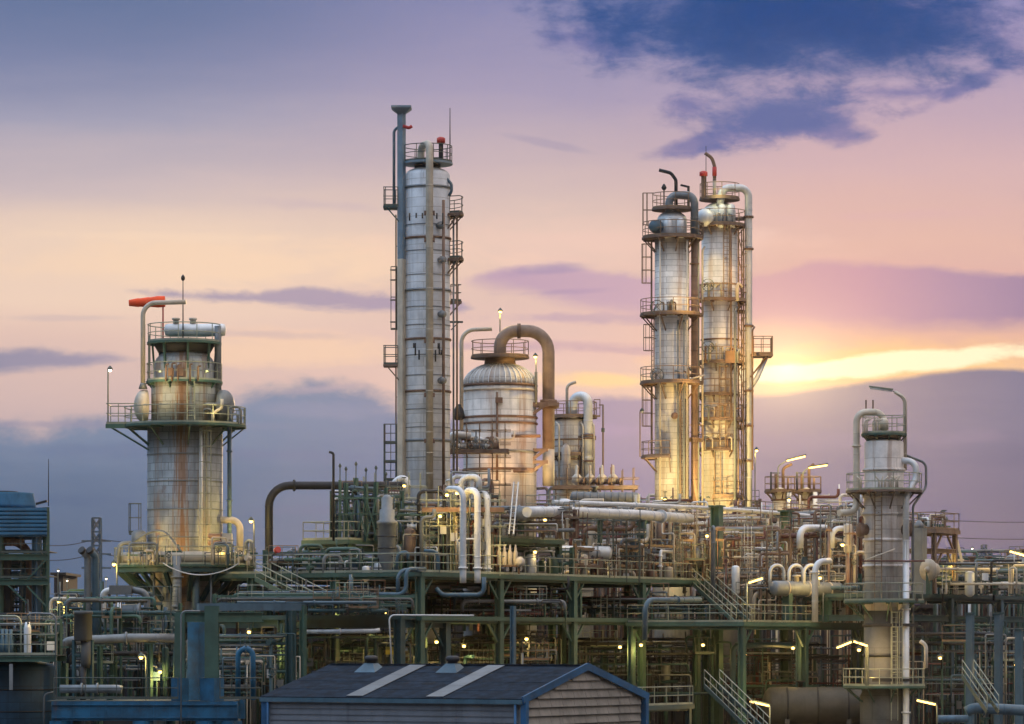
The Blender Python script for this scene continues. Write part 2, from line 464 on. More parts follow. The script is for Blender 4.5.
def grid_frame(name, label, O, n1, l1, n2, l2, z0, levels, cmat, bmat, cw=0.36, bh=0.4, floors=(), rails=(), rmat='rail', braces=True, beams=True, cat='steel frame', rail_sides='0123', fmat='grating', top=None):
    """steel frame on the plant grid, O = near corner (world xy)"""
    O = Vector((O.x, O.y, 0)); t = thing(name, label, cat, Vector((O.x, O.y, z0)))
    G = lambda i, j, z: O + E1 * (i * l1) + E2 * (j * l2) + ZV * z
    ztop = top or max(levels)
    for i in range(n1 + 1):
        for j in range(n2 + 1):
            MB().hcol(G(i, j, z0), G(i, j, ztop - bh * 0.2), cw).build('post', cmat, t)
    for z in levels:
        for j in range(n2 + 1):
            for i in range(n1):
                MB().ibeam(G(i, j, z - bh / 2) + E1 * (cw / 2 + .005), G(i + 1, j, z - bh / 2) - E1 * (cw / 2 + .005), 0.26, bh).build('beam', bmat, t)
        for i in range(n1 + 1):
            for j in range(n2):
                MB().ibeam(G(i, j, z - bh / 2) + E2 * (cw / 2 + .005), G(i, j + 1, z - bh / 2) - E2 * (cw / 2 + .005), 0.26, bh).build('beam', bmat, t)
    lv = sorted([z0] + list(levels))
    if braces:
        for z in levels:
            for i in range(n1 + 1):
                for s in (-1, 1):
                    if 0 <= i + s <= n1:
                        MB().bar(G(i, 0, z - bh - 1.1) + E1 * s * cw / 2 * 1.05, G(i, 0, z - bh) + E1 * s * (cw / 2 + 1.1), 0.12, 0.12).build('brace', bmat, t)
    for z in floors:
        a, b, c, d = G(0, 0, z), G(n1, 0, z), G(n1, n2, z), G(0, n2, z)
        m = (a + c) / 2
        fl = MB().obox(m + ZV * 0.035, E1 * (n1 * l1 / 2 + 0.25), E2 * (n2 * l2 / 2 + 0.25), ZV * 0.03)
        k = fl.build('floor_grating', fmat, t)
        mb = MB(); e1, e2 = E1 * 0.27, E2 * 0.27
        q = [a - e1 - e2, b + e1 - e2, c + e1 + e2, d - e1 + e2]
        for u, v in zip(q, q[1:] + q[:1]): mb.bar(u - ZV * 0.07, v - ZV * 0.07, 0.05, 0.26)
        mb.build('edge_channel', bmat, t)
    for z in rails:
        e1, e2 = E1 * 0.2, E2 * 0.2
        q = [G(0, 0, z) - e1 - e2, G(n1, 0, z) + e1 - e2, G(n1, n2, z) + e1 + e2, G(0, n2, z) - e1 + e2]
        for s in rail_sides:
            s = int(s)
            MB().rail([q[s] + ZV * 0.07, q[(s + 1) % 4] + ZV * 0.07]).build('railing', rmat, t)
    return t

def handwheel(parent, c, d, R=0.22, mat='rail_dark'):
    u = d.orthogonal().normalized(); w = d.cross(u)
    mb = MB().tube([c + (u * math.cos(2 * PI * i / 12) + w * math.sin(2 * PI * i / 12)) * R for i in range(13)], 0.03, 5, cap=False)
    for a in (0, PI / 2):
        v = u * math.cos(a) + w * math.sin(a); mb.tube([c - v * R, c + v * R], 0.02, 5)
    return mb.build('handwheel', mat, parent)

def valve(parent, c, d, r, mat='pipe_grey', up=None):
    up = up or ZV
    if abs(d.dot(up)) > 0.9: up = Vector((0.3, -0.95, 0)).normalized()
    mb = MB().lathe(c - d * r * 2.4, [(r * 1.7, 0), (r * 1.7, r * .5), (r * 1.1, r * .6), (r * 1.5, r * 2.4), (r * 1.1, r * 4.2), (r * 1.7, r * 4.3), (r * 1.7, r * 4.8)], 12, d)
    mb.tube([c, c + up * r * 3.2], r * 0.7, 8); mb.tube([c + up * r * 3.0, c + up * r * 5.5], r * 0.25, 6)
    v = mb.build('valve', mat, parent)
    handwheel(v, c + up * r * 5.3, up, max(0.16, r * 1.6))
    return v

def drum(label, a, b, dpx, Y, mat, name='horizontal_vessel', cat='vessel', saddle_to=None, dYb=0, bands=3, group=None, bmat='pipe_grey', nozzles=1, saddle_mat='concrete'):
    """horizontal vessel with dished ends from pixel a to pixel b"""
    A, B = P(*a, Y), P(*b, Y + dYb); d = (B - A); L = d.length; d.normalize(); R = M_(dpx, Y) / 2
    zb = Zof(saddle_to, Y) if saddle_to else A.z - R - 0.5
    t = thing(name, label, cat, Vector(((A.x + B.x) / 2, (A.y + B.y) / 2, zb)), group)
    h = R * 0.5
    pr = [(R * math.sin(PI / 2 * i / 6) if i else 0.01, h - h * math.cos(PI / 2 * i / 6)) for i in range(7)] + [(R * math.cos(PI / 2 * i / 6), L - h + h * math.sin(PI / 2 * i / 6)) for i in range(7)]
    MB().lathe(A, pr, 28, d).build('shell', mat, t)
    for k in range(bands):
        c = A + d * (h + (L - 2 * h) * (k + 0.5) / bands)
        MB().lathe(c - d * 0.06, [(R + 0.03, 0), (R + 0.03, 0.12)], 28, d).build('band', bmat, t)
    for f in (0.22, 0.78):
        c = A + d * L * f
        MB().obox(Vector((c.x, c.y, (zb + c.z - R * 0.6) / 2)), d * 0.15, Vector((-d.y, d.x, 0)) * R * 0.75, ZV * max(0.05, (c.z - R * 0.6 - zb) / 2)).build('saddle', saddle_mat, t)
    for k in range(nozzles):
        c = A + d * L * (0.35 + 0.3 * k)
        MB().lathe(c + ZV * (R - 0.1), [(0.16, 0), (0.16, 0.4), (0.28, 0.4), (0.28, 0.52)], 12).build('nozzle', bmat, t)
    return t

CLUT = 0
def EY(px):
    """depth of the main deck's front edge along one bearing"""
    q = (px - 512) / F
    if px <= 420: return 207.0
    return 205 + .859 * (q * 205 + 5.39) / (.513 - .859 * q)
def manifold(label, x0, x1, y0, y1, Y0, Y1, n, seed, mats, fmat='steel_green', name='pipe_manifold', cat='pipework', dmax=0.3, kinds='rrrrhhhhvvvxbssglprrhhvv', posts=True, zmin=None, edge=False):
    """one connected piece of piping: risers, loops, headers, valves and their support frame"""
    rn = random.Random(seed)
    zb = zmin if zmin is not None else Zof(y1, (Y0 + Y1) / 2)
    rt = thing(name, label, cat, Vector((P((x0 + x1) / 2, 0, Y0).x, (Y0 + Y1) / 2, zb)))
    X = lambda px, Y: (px - 512) / F * Y
    K = (lambda px, Y: max(Y, EY(px) + .5 + (Y - Y0) * .4)) if edge else (lambda px, Y: Y)
    def zz(py, Y): return max(zb, Zof(py, Y))
    if posts:
        k = max(2, int((x1 - x0) / 45) + 1)
        for i in range(k):
            px = x0 + (x1 - x0) * i / (k - 1); Ym = K(px, (Y0 + Y1) / 2)
            a = Vector((X(px, Ym), Ym, zb)); b = Vector((X(px, Ym), Ym, zz(y0 + (y1 - y0) * 0.15, Ym)))
            MB().hcol(a, b, 0.2).build('support_post', fmat, rt)
        for q in (0.25, 0.6):
            Ym = (Y0 + Y1) / 2 - 0.14
            Ya, Yb = K(x0, Ym), K(x1, Ym)
            MB().bar(Vector((X(x0, Ya), Ya, zz(y0 + (y1 - y0) * q, Ya))), Vector((X(x1, Yb), Yb, zz(y0 + (y1 - y0) * q, Ya))), 0.12, 0.16).build('support_beam', fmat, rt)
    for i in range(int(n * 1.5)):
        Y = rn.uniform(Y0, Y1); px = rn.uniform(x0 + 1, x1 - 1); kd = rn.choice(kinds); m = rn.choice(mats); Y = K(px, Y)
        r = rn.choice([0.028, 0.03, 0.035, 0.04, 0.05, 0.05, 0.06, 0.075, 0.09, 0.11, dmax / 2 * 0.8])
        if kd == 'r':
            yt = y0 + (y1 - y0) * rn.uniform(0.0, 0.7); L = rn.choice([-1, 1]) * rn.uniform(6, 34)
            qx = min(x1, max(x0, px + L)); dv = rn.uniform(-1.5, 1.5)
            Yq = K(qx, Y + dv); w = [Vector((X(px, Y), Y, zb)), Vector((X(px, Y), Y, zz(yt, Y))), Vector((X(qx, Yq), Yq, zz(yt, Y)))]
            mode = rn.random()
            if mode < 0.55: w.append(Vector((w[-1].x, w[-1].y, zb if mode < 0.35 else max(zb, w[-1].z - rn.uniform(.6, 2.5)))))
            elif mode < 0.7: w.append(w[-1] + ZV * rn.uniform(.4, 1.2))
            mb = MB().tube(w, r, 9, r * 2.8)
            for q in range(rn.randint(1, 2)):
                c = w[0] + ZV * rn.uniform(0.2, max(0.3, w[1].z - zb)); mb.tube([c - ZV * .05, c + ZV * .05], r * 1.6, 9)
            mb.build('pipe', m, rt)
        elif kd == 'h':
            yt = y0 + (y1 - y0) * rn.uniform(0.1, 0.9)
            a = x0 + (x1 - x0) * rn.uniform(0, 0.35); b = x0 + (x1 - x0) * rn.uniform(0.6, 1.0); dv = rn.uniform(-2, 3)
            Yp = K(a, Y); Yq = K(b, Y + dv); A = Vector((X(a, Yp), Yp, zz(yt, Y))); B = Vector((X(b, Yq), Yq, zz(yt, Y)))
            w = [A, B]
            if rn.random() < 0.5: w = [A - ZV * rn.uniform(.5, 1.6)] + w
            if rn.random() < 0.5: w = w + [B + ZV * rn.choice([-1, 1]) * rn.uniform(.5, 1.4)]
            mb = MB().tube(w, r * 1.1, 9, r * 3)
            for q in range(rn.randint(1, 3)):
                c = A + (B - A) * rn.uniform(.1, .9); t = (B - A).normalized() * .05; mb.tube([c - t, c + t], r * 1.7, 9)
            mb.build('pipe', m, rt)
        elif kd == 'v':
            yt = y0 + (y1 - y0) * rn.uniform(0.25, 0.85); c = Vector((X(px, Y), Y, zz(yt, Y)))
            MB().tube([Vector((c.x, c.y, zb)), c + ZV * 0.1], r * 0.9, 8).build('pipe', m, rt)
            valve(rt, c + ZV * 0.1, rn.choice([ZV, Vector((1, 0, 0)), E1]), r, m)
        elif kd == 'x':
            yt = y0 + (y1 - y0) * rn.uniform(0.2, 0.7); R = rn.uniform(.2, .36); zt = zz(yt, Y); c = Vector((X(px, Y), Y, 0))
            hz = max(.8, min(1.8, zt - zb))
            MB().lathe(Vector((c.x, c.y, zt - hz)), [(R * .3, -R * .6), (R * .8, -R * .3), (R, 0)] + [(R, hz - R * .5)] + [(R * .85, hz - R * .2), (R * .3, hz)], 18).build('vessel', m, rt)
            MB().tube([Vector((c.x, c.y, zb)), Vector((c.x, c.y, zt - hz))], R * .5, 10).build('skirt', fmat, rt)
        elif kd == 's':
            # a bank of slim instrument tubes fixed to one plate
            k = rn.randint(2, 4); gap = rn.uniform(.12, .3); x = X(px, Y); yt = y0 + (y1 - y0) * rn.uniform(0, .6); zt = zz(yt, Y); zl = max(zb, zt - rn.uniform(1.5, 5))
            for q in range(k): MB().tube([Vector((x + q * gap, Y, zl)), Vector((x + q * gap, Y, zt - .1 * q))], .022, 5).build('tube', m, rt)
            MB().bar(Vector((x - .1, Y + .06, (zl + zt) / 2)), Vector((x + k * gap, Y + .06, (zl + zt) / 2)), .05, .1).build('clamp_plate', fmat, rt)
        elif kd == 'l':
            x = X(px, Y); yt = y0 + (y1 - y0) * rn.uniform(0, .5); zt = zz(yt, Y); zl = max(zb, zt - rn.uniform(2, 4)); mb = MB()
            for q in (-.2, .2): mb.bar(Vector((x + q, Y, zl)), Vector((x + q, Y, zt)), .05)
            z = zl + .15
            while z < zt: mb.bar(Vector((x - .2, Y, z)), Vector((x + .2, Y, z)), .03); z += .3
            mb.build('ladder', rn.choice(['rail', 'rail_rust', 'rail_dark']), rt)
        elif kd == 'p':
            x = X(px, Y); L = min(rn.uniform(1, 2.2), max(.6, abs(X(x1, Y) - x))); yt = y0 + (y1 - y0) * rn.uniform(.15, .7); z = max(zb + .3, zz(yt, Y)); a = Vector((x, Y, z)); b = Vector((x + L, Y, z))
            w = MB().box((a + b) / 2 + Vector((0, .5, 0)), L, 1.0, .06).bar(Vector((a.x + .1, Y + .8, zb)), a + Vector((.1, .8, 0)), .1).bar(Vector((b.x - .1, Y + .8, zb)), b + Vector((-.1, .8, 0)), .1).build('step_platform', fmat, rt)
            MB().rail([a, b], 1.05, .8, .022).build('railing', rn.choice(['rail', 'rail_rust', 'rail_dark']), w)
        elif kd == 'g':
            # a ladder shaped cable tray
            yt = y0 + (y1 - y0) * rn.uniform(.1, .8); Y = max(K(x0, Y), K(x1, Y)); z = zz(yt, Y); xa = X(x0 + (x1 - x0) * rn.uniform(0, .4), Y); xb = X(x0 + (x1 - x0) * rn.uniform(.5, 1), Y); mb = MB()
            for q in (0, .35): mb.bar(Vector((xa, Y + q, z)), Vector((xb, Y + q, z)), .03, .09)
            x = xa
            while x < xb: mb.bar(Vector((x, Y, z)), Vector((x, Y + .35, z)), .04, .03); x += .4
            mb.build('cable_tray', 'pipe_grey', rt)
        elif kd == 'b':
            yt = y0 + (y1 - y0) * rn.uniform(0.4, 0.9); c = Vector((X(px, Y), Y, zz(yt, Y)))
            MB().tube([Vector((c.x, c.y, zb)), c], .04, 6).build('stand', fmat, rt)
            MB().box(c, .4, .3, .5).build('instrument_box', rn.choice(['pipe_white', 'pipe_grey', 'steel_pale']), rt)
    return rt

def scaffold(label, x0, x1, ys, yb, yt, Y, D, nx, mat='rail_rust', bmat='steel_rust', boards=()):
    t = thing('scaffolding', label, 'scaffolding', P((x0 + x1) / 2, yb, Y))
    rn = random.Random(int(x0 * 7 + yb))
    for j in range(2):
        for i in range(nx):
            px = x0 + (x1 - x0) * i / (nx - 1); YY = Y + j * D; x = P(px, 0, Y).x
            MB().tube([Vector((x, YY, Zof(yb, Y))), Vector((x, YY, Zof(yt - rn.uniform(-3, 6), Y)))], 0.032, 6).build('standard', mat, t)
        for y in ys:
            MB().tube([Vector((P(x0, 0, Y).x - .4, Y + j * D - .05, Zof(y, Y))), Vector((P(x1, 0, Y).x + .4, Y + j * D - .05, Zof(y, Y)))], 0.03, 6).build('ledger', mat, t)
    for i in range(nx):
        px = x0 + (x1 - x0) * i / (nx - 1); x = P(px, 0, Y).x
        for y in ys[::2]:
            MB().tube([Vector((x + .05, Y - .3, Zof(y, Y) + .05)), Vector((x + .05, Y + D + .3, Zof(y, Y) + .05))], 0.03, 6).build('transom', mat, t)
    for y in boards:
        a = P(x0, y, Y); b = P(x1, y, Y)
        for k in range(3):
            MB().box((a + b) / 2 + Vector((0, D * (k + .5) / 3, .1 + .004 * k)), (b - a).length + .6, D / 3.3, .06).build('board', bmat, t)
        MB().box((a + b) / 2 + Vector((0, -.1, .2)), (b - a).length + .5, .05, .28).build('toe_board', bmat, t)
    return t
# ---------------------------------------------------------------- world: dusk sky
def srgb(c):
    return tuple(((x / 255) / 12.92 if x / 255 <= 0.04045 else ((x / 255 + 0.055) / 1.055) ** 2.4) for x in c)
SUN_EL, SUN_AZ = math.radians(4.5), math.radians(4.5)
def make_world():
    w = bpy.data.worlds.new('World'); scene.world = w; w.use_nodes = True; nt = w.node_tree
    out = nt.nodes['World Output']; bg = nt.nodes['Background']
    sky = nd(nt, 'ShaderNodeTexSky', sky_type='NISHITA'); sky.sun_disc = False
    sky.sun_elevation = SUN_EL; sky.sun_rotation = SUN_AZ; sky.air_density = 1.2; sky.dust_density = 2.0
    nt.links.new(sky.outputs[0], bg.inputs[0]); bg.inputs[1].default_value = 0.05
    D = nd(nt, 'ShaderNodeTexCoord').outputs['Generated']
    sp = nd(nt, 'ShaderNodeSeparateXYZ'); nt.links.new(D, sp.inputs[0])
    x, y, z = sp.outputs
    yy = mth(nt, 'MAXIMUM', y, 0.08)
    # direction written as bearing / height in units of 1/3500
    px = mth(nt, 'MULTIPLY_ADD', mth(nt, 'DIVIDE', x, yy), 3500, 512)
    py = mth(nt, 'MULTIPLY_ADD', mth(nt, 'DIVIDE', z, yy), -3500, 640)
    def noise(sx, sy, det=6, rough=0.6, seed=0.0, dist=0.0):
        c = nd(nt, 'ShaderNodeCombineXYZ')
        nt.links.new(mth(nt, 'DIVIDE', px, sx), c.inputs[0]); nt.links.new(mth(nt, 'DIVIDE', py, sy), c.inputs[1]); c.inputs[2].default_value = seed
        n = nd(nt, 'ShaderNodeTexNoise'); nt.links.new(c.outputs[0], n.inputs['Vector'])
        n.inputs['Scale'].default_value = 1; n.inputs['Detail'].default_value = det; n.inputs['Roughness'].default_value = rough; n.inputs['Distortion'].default_value = dist
        return mth(nt, 'SUBTRACT', n.outputs[0], 0.5)
    nA = noise(170, 42, 7, 0.6, 1.3, 0.4); nB = noise(60, 24, 6, 0.62, 7.7, 0.3); nC = noise(420, 75, 5, 0.55, 4.1); nD = noise(90, 60, 6, 0.6, 3.3, 0.2)
    pyw = mth(nt, 'ADD', py, mth(nt, 'MULTIPLY', nC, 70))
    def ramp(stops):
        r = nd(nt, 'ShaderNodeValToRGB'); el = r.color_ramp.elements
        nt.links.new(mth(nt, 'DIVIDE', mth(nt, 'ADD', pyw, 200), 900, clamp=True), r.inputs[0])
        while len(el) > 1: el.remove(el[0])
        for i, (p, c) in enumerate(stops):
            e = el[0] if i == 0 else el.new((p + 200) / 900)
            e.position = (p + 200) / 900; e.color = (*srgb(c), 1)
        return r.outputs[0]
    left = ramp([(-200, (90, 106, 146)), (0, (104, 120, 158)), (60, (126, 134, 168)), (120, (162, 160, 182)), (180, (204, 186, 188)), (235, (236, 208, 188)), (300, (238, 208, 188)), (345, (226, 194, 182)), (400, (206, 180, 178)), (700, (120, 120, 148))])
    mid = ramp([(-200, (112, 116, 156)), (0, (138, 138, 178)), (90, (166, 156, 184)), (170, (202, 180, 184)), (240, (226, 198, 184)), (290, (218, 188, 180)), (345, (228, 192, 184)), (390, (232, 196, 182)), (700, (120, 110, 140))])
    right = ramp([(-200, (88, 100, 156)), (0, (146, 142, 186)), (90, (184, 162, 184)), (170, (210, 176, 180)), (240, (222, 180, 170)), (290, (216, 172, 168)), (340, (226, 178, 160)), (390, (236, 196, 160)), (700, (120, 110, 140))])
    c = mixc(nt, smooth(nt, px, 120, 560), left, mid)
    c = mixc(nt, smooth(nt, px, 540, 860), c, right)
    def cloud(c, x0, y0, a, b, col, amt=0.9, soft=0.6, rot=0.0, ns=((nA, 1.6), (nB, 0.7))):
        dx = mth(nt, 'SUBTRACT', px, x0); dy = mth(nt, 'SUBTRACT', py, y0)
        if rot: dy = mth(nt, 'SUBTRACT', dy, mth(nt, 'MULTIPLY', dx, rot))
        dx = mth(nt, 'DIVIDE', dx, a); dy = mth(nt, 'DIVIDE', dy, b)
        r = mth(nt, 'SQRT', mth(nt, 'ADD', mth(nt, 'MULTIPLY', dx, dx), mth(nt, 'MULTIPLY', dy, dy)))
        m = mth(nt, 'SUBTRACT', 1.0, r)
        for n, k in ns: m = mth(nt, 'MULTIPLY_ADD', n, k, m)
        return mixc(nt, mth(nt, 'MULTIPLY', smooth(nt, m, 0.0, soft), amt), c, srgb(col))
    # warm pale streaks low in the sky
    c = cloud(c, 230, 262, 330, 34, (248, 214, 184), 0.75, 0.8)
    c = cloud(c, 330, 350, 190, 22, (243, 206, 178), 0.8, 0.7)
    c = cloud(c, 620, 245, 300, 45, (240, 200, 188), 0.5, 0.9)
    def line(stops):                       # a height that changes along the bearing
        r = nd(nt, 'ShaderNodeValToRGB'); el = r.color_ramp.elements; r.color_ramp.interpolation = 'B_SPLINE'
        nt.links.new(mth(nt, 'DIVIDE', mth(nt, 'ADD', px, 300), 1624, clamp=True), r.inputs[0])
        while len(el) > 1: el.remove(el[0])
        for i, (p, v) in enumerate(stops):
            e = el[0] if i == 0 else el.new((p + 300) / 1624)
            e.position = (p + 300) / 1624; e.color = (v / 700, v / 700, v / 700, 1)
        return mth(nt, 'MULTIPLY', r.outputs[0], 700)
    def tone(stops):
        r = nd(nt, 'ShaderNodeValToRGB'); el = r.color_ramp.elements
        nt.links.new(mth(nt, 'DIVIDE', mth(nt, 'ADD', px, 300), 1624, clamp=True), r.inputs[0])
        while len(el) > 1: el.remove(el[0])
        for i, (p, v) in enumerate(stops):
            e = el[0] if i == 0 else el.new((p + 300) / 1624)
            e.position = (p + 300) / 1624; e.color = (*srgb(v), 1)
        return r.outputs[0]
    def band(c, top, bot, col, amt, soft=10, n1=28, n2=14, sb=None):
        wob = mth(nt, 'ADD', mth(nt, 'MULTIPLY', nD, n1), mth(nt, 'MULTIPLY', nB, n2))
        wo2 = mth(nt, 'ADD', mth(nt, 'MULTIPLY', nA, n1 * .8), mth(nt, 'MULTIPLY', nB, n2))
        m = smooth(nt, mth(nt, 'ADD', mth(nt, 'SUBTRACT', py, top), wob), 0, soft)
        if bot is not None:
            m = mth(nt, 'MULTIPLY', m, smooth(nt, mth(nt, 'ADD', mth(nt, 'SUBTRACT', bot, py), wo2), 0, sb or soft))
        return mixc(nt, mth(nt, 'MULTIPLY', m, amt), c, col)
    # long slate and lilac bands
    c = band(c, line([(-300, 340), (0, 343), (90, 345), (160, 356), (220, 372), (300, 390), (1300, 390)]), line([(-300, 384), (0, 378), (80, 370), (150, 360), (200, 356), (1300, 340)]), tone([(0, (142, 140, 166)), (150, (160, 150, 172))]), .9, 12)
    c = band(c, line([(-300, 300), (90, 300), (130, 287), (300, 285), (420, 290), (470, 300), (520, 330), (1300, 330)]), line([(-300, 290), (90, 292), (150, 298), (260, 306), (330, 314), (430, 322), (470, 312), (520, 300), (1300, 300)]), tone([(130, (164, 152, 174)), (400, (166, 150, 176))]), .88, 9)
    c = band(c, line([(-300, 330), (400, 300), (470, 272), (520, 258), (600, 264), (660, 272), (740, 270), (800, 262), (900, 258), (960, 262), (1030, 268), (1300, 270)]), line([(-300, 250), (420, 268), (480, 292), (560, 314), (640, 328), (760, 332), (900, 336), (1030, 334), (1300, 330)]), tone([(480, (182, 152, 182)), (640, (192, 160, 184)), (760, (206, 160, 172)), (860, (196, 150, 172)), (960, (166, 136, 170)), (1024, (146, 124, 164))]), .85, 12, 30, 16, 22)
    c = cloud(c, 545, 270, 60, 7, (158, 142, 178), 0.6, 0.9, -.1)
    c = cloud(c, 560, 345, 150, 7, (196, 160, 176), 0.6, 0.9, .02)
    c = cloud(c, 540, 142, 50, 5, (150, 142, 174), 0.35, 0.9, .2)
    for X0, Y0, A, B, CL, AM, RO in ((575, 318, 130, 8, (178, 150, 180), .55, .02), (480, 347, 100, 6, (184, 156, 178), .5, .04), (625, 351, 70, 5, (190, 154, 174), .5, .03), (250, 334, 130, 6, (196, 170, 178), .45, .03), (150, 236, 170, 7, (246, 216, 190), .5, .02), (660, 236, 190, 9, (232, 196, 186), .45, -.03), (320, 205, 150, 9, (196, 174, 186), .4, .04), (900, 215, 150, 8, (216, 174, 180), .4, -.03), (560, 292, 70, 5, (164, 142, 178), .5, -.05), (70, 318, 110, 5, (206, 182, 182), .5, 0)):
        c = cloud(c, X0, Y0, A, B, CL, AM, .9, RO, ((nB, 1.7), (nD, 1.3)))
    # gap with the low sun behind it
    c = cloud(c, 900, 362, 300, 26, (255, 206, 138), 0.85, 0.9, -0.03, ((nB, 1.0), (nA, .8)))
    c = cloud(c, 905, 362, 240, 13, (255, 244, 206), 1.0, 0.5, -0.09, ((nB, 1.3), (nA, .8)))
    c = cloud(c, 605, 380, 95, 11, (255, 214, 158), 0.9, 0.8, 0.03, ((nB, 1.2),))
    # the heavy bank that fills the sky down to the horizon
    edge = line([(-300, 414), (0, 412), (120, 408), (180, 404), (230, 384), (300, 374), (370, 382), (410, 396), (470, 398), (560, 386), (640, 394), (760, 394), (830, 384), (900, 374), (960, 366), (1030, 364), (1300, 370)])
    bank_t = tone([(0, (122, 138, 166)), (220, (116, 136, 166)), (400, (126, 136, 166)), (560, (160, 146, 176)), (700, (168, 148, 168)), (860, (138, 130, 154)), (1024, (112, 114, 148))])
    bank_b = tone([(0, (60, 94, 130)), (250, (62, 98, 138)), (420, (84, 108, 148)), (560, (126, 122, 160)), (760, (118, 116, 150)), (900, (92, 96, 138)), (1024, (70, 80, 124))])
    bank = mixc(nt, smooth(nt, mth(nt, 'MULTIPLY_ADD', nA, 30, py), 395, 560), bank_t, bank_b)
    bank = mixc(nt, mth(nt, 'MULTIPLY', smooth(nt, nC, -.02, .2), .35), bank, bank_b)
    amp = smooth(nt, px, 700, 420)
    wob = mth(nt, 'ADD', mth(nt, 'MULTIPLY', nD, mth(nt, 'MULTIPLY_ADD', amp, 44, 10)), mth(nt, 'MULTIPLY', nB, mth(nt, 'MULTIPLY_ADD', amp, 22, 5)))
    sf = mth(nt, 'MULTIPLY_ADD', amp, 22, 7)
    c = mixc(nt, mth(nt, 'MULTIPLY', smooth(nt, mth(nt, 'ADD', mth(nt, 'SUBTRACT', py, edge), wob), 0, sf), .97), c, bank)
    for X0, Y0, A, B, CL, AM, RO in ((330, 412, 110, 12, (146, 148, 174), .5, .03), (110, 450, 170, 10, (98, 116, 152), .5, 0), (290, 455, 140, 9, (110, 120, 156), .45, .03), (600, 430, 150, 10, (176, 152, 182), .45, 0), (50, 500, 160, 10, (74, 100, 138), .5, .02), (320, 510, 120, 8, (96, 110, 148), .45, -.02), (840, 440, 200, 12, (150, 136, 164), .4, -.03)):
        c = cloud(c, X0, Y0, A, B, CL, AM, .9, RO, ((nB, 1.6), (nD, 1.3)))
    c = cloud(c, 60, 424, 240, 7, (150, 144, 168), 0.45, 0.9, .01)
    c = cloud(c, 330, 388, 60, 6, (190, 168, 178), 0.5, 0.9, -.1)
    # the dark blue cloud up on the right
    NS = ((nD, 1.7), (nB, 1.1))
    for X0, Y0, A, B, AM, RO in ((600, 42, 80, 27, .85, .06), (700, 142, 74, 13, .85, -.24), (688, 106, 34, 20, .8, 0), (770, 122, 72, 26, .85, -.1), (830, 126, 40, 24, .8, .1), (968, 84, 70, 13, .85, -.45), (900, 92, 90, 14, .8, 0), (1000, 40, 60, 30, .7, 0), (940, 20, 160, 40, .9, 0)):
        c = cloud(c, X0, Y0, A, B, (112, 114, 166), AM, .8, RO, NS)
    c = cloud(c, 800, 26, 310, 88, (62, 94, 152), 1, .7, .0, ((nD, 1.2), (nB, .9)))
    c = cloud(c, 770, 112, 130, 36, (86, 104, 160), .9, .9, -.08, NS)
    c = cloud(c, 815, 8, 300, 92, (12, 70, 136), 1, .9, .0, ((nD, 0.9), (nB, .6)))
    # light spreading round the sun
    dx = mth(nt, 'DIVIDE', mth(nt, 'SUBTRACT', px, 786), 1.5); dy = mth(nt, 'SUBTRACT', py, 368)
    r = mth(nt, 'SQRT', mth(nt, 'ADD', mth(nt, 'MULTIPLY', dx, dx), mth(nt, 'MULTIPLY', dy, dy)))
    g1 = mth(nt, 'EXPONENT', mth(nt, 'DIVIDE', r, -26.0)); g2 = mth(nt, 'EXPONENT', mth(nt, 'DIVIDE', r, -95.0))
    c = mixc(nt, g1, c, (0.9, 0.66, 0.30), 'ADD')
    c = mixc(nt, mth(nt, 'MULTIPLY', g2, 0.24), c, (0.8, 0.40, 0.06), 'ADD')
    # the rest of the dome: lilac dusk overcast, brighter overhead, bluer to the left, rosier to the right
    el = smooth(nt, z, 0.05, 0.85)
    tint = mixc(nt, smooth(nt, x, -0.8, 0.8), (0.62, 0.88, 1.22), (1.04, 0.92, 0.88))
    lum = mth(nt, 'MULTIPLY_ADD', el, AMB * 1.03, AMB * 0.06)
    rest = mixc(nt, 1.0, tint, lum, 'MULTIPLY')
    front = smooth(nt, y, 0.80, 0.955)
    c = mixc(nt, front, rest, c)
    gnd = smooth(nt, z, -0.06, -0.005)
    c = mixc(nt, gnd, (0.03, 0.03, 0.035), c)
    b2 = nd(nt, 'ShaderNodeBackground'); nt.links.new(c, b2.inputs[0])
    # the clear sky only shows through where the cloud bank ahead does not cover it
    mx = nd(nt, 'ShaderNodeMixShader'); nt.links.new(mth(nt, 'MULTIPLY_ADD', front, 0.05, 0.95), mx.inputs[0])
    nt.links.new(bg.outputs[0], mx.inputs[1]); nt.links.new(b2.outputs[0], mx.inputs[2])
    nt.links.new(mx.outputs[0], out.inputs['Surface'])
AMB = 1.72
make_world()
sl = bpy.data.lights.new('sun', 'SUN'); sl.energy = 1.05; sl.angle = math.radians(2.0); sl.color = (1, 0.66, 0.30)
so = bpy.data.objects.new('sun', sl); COL.objects.link(so)
sd = Vector((math.sin(SUN_AZ) * math.cos(SUN_EL), math.cos(SUN_AZ) * math.cos(SUN_EL), math.sin(SUN_EL)))
so.rotation_euler = (-sd).to_track_quat('-Z', 'Y').to_euler()

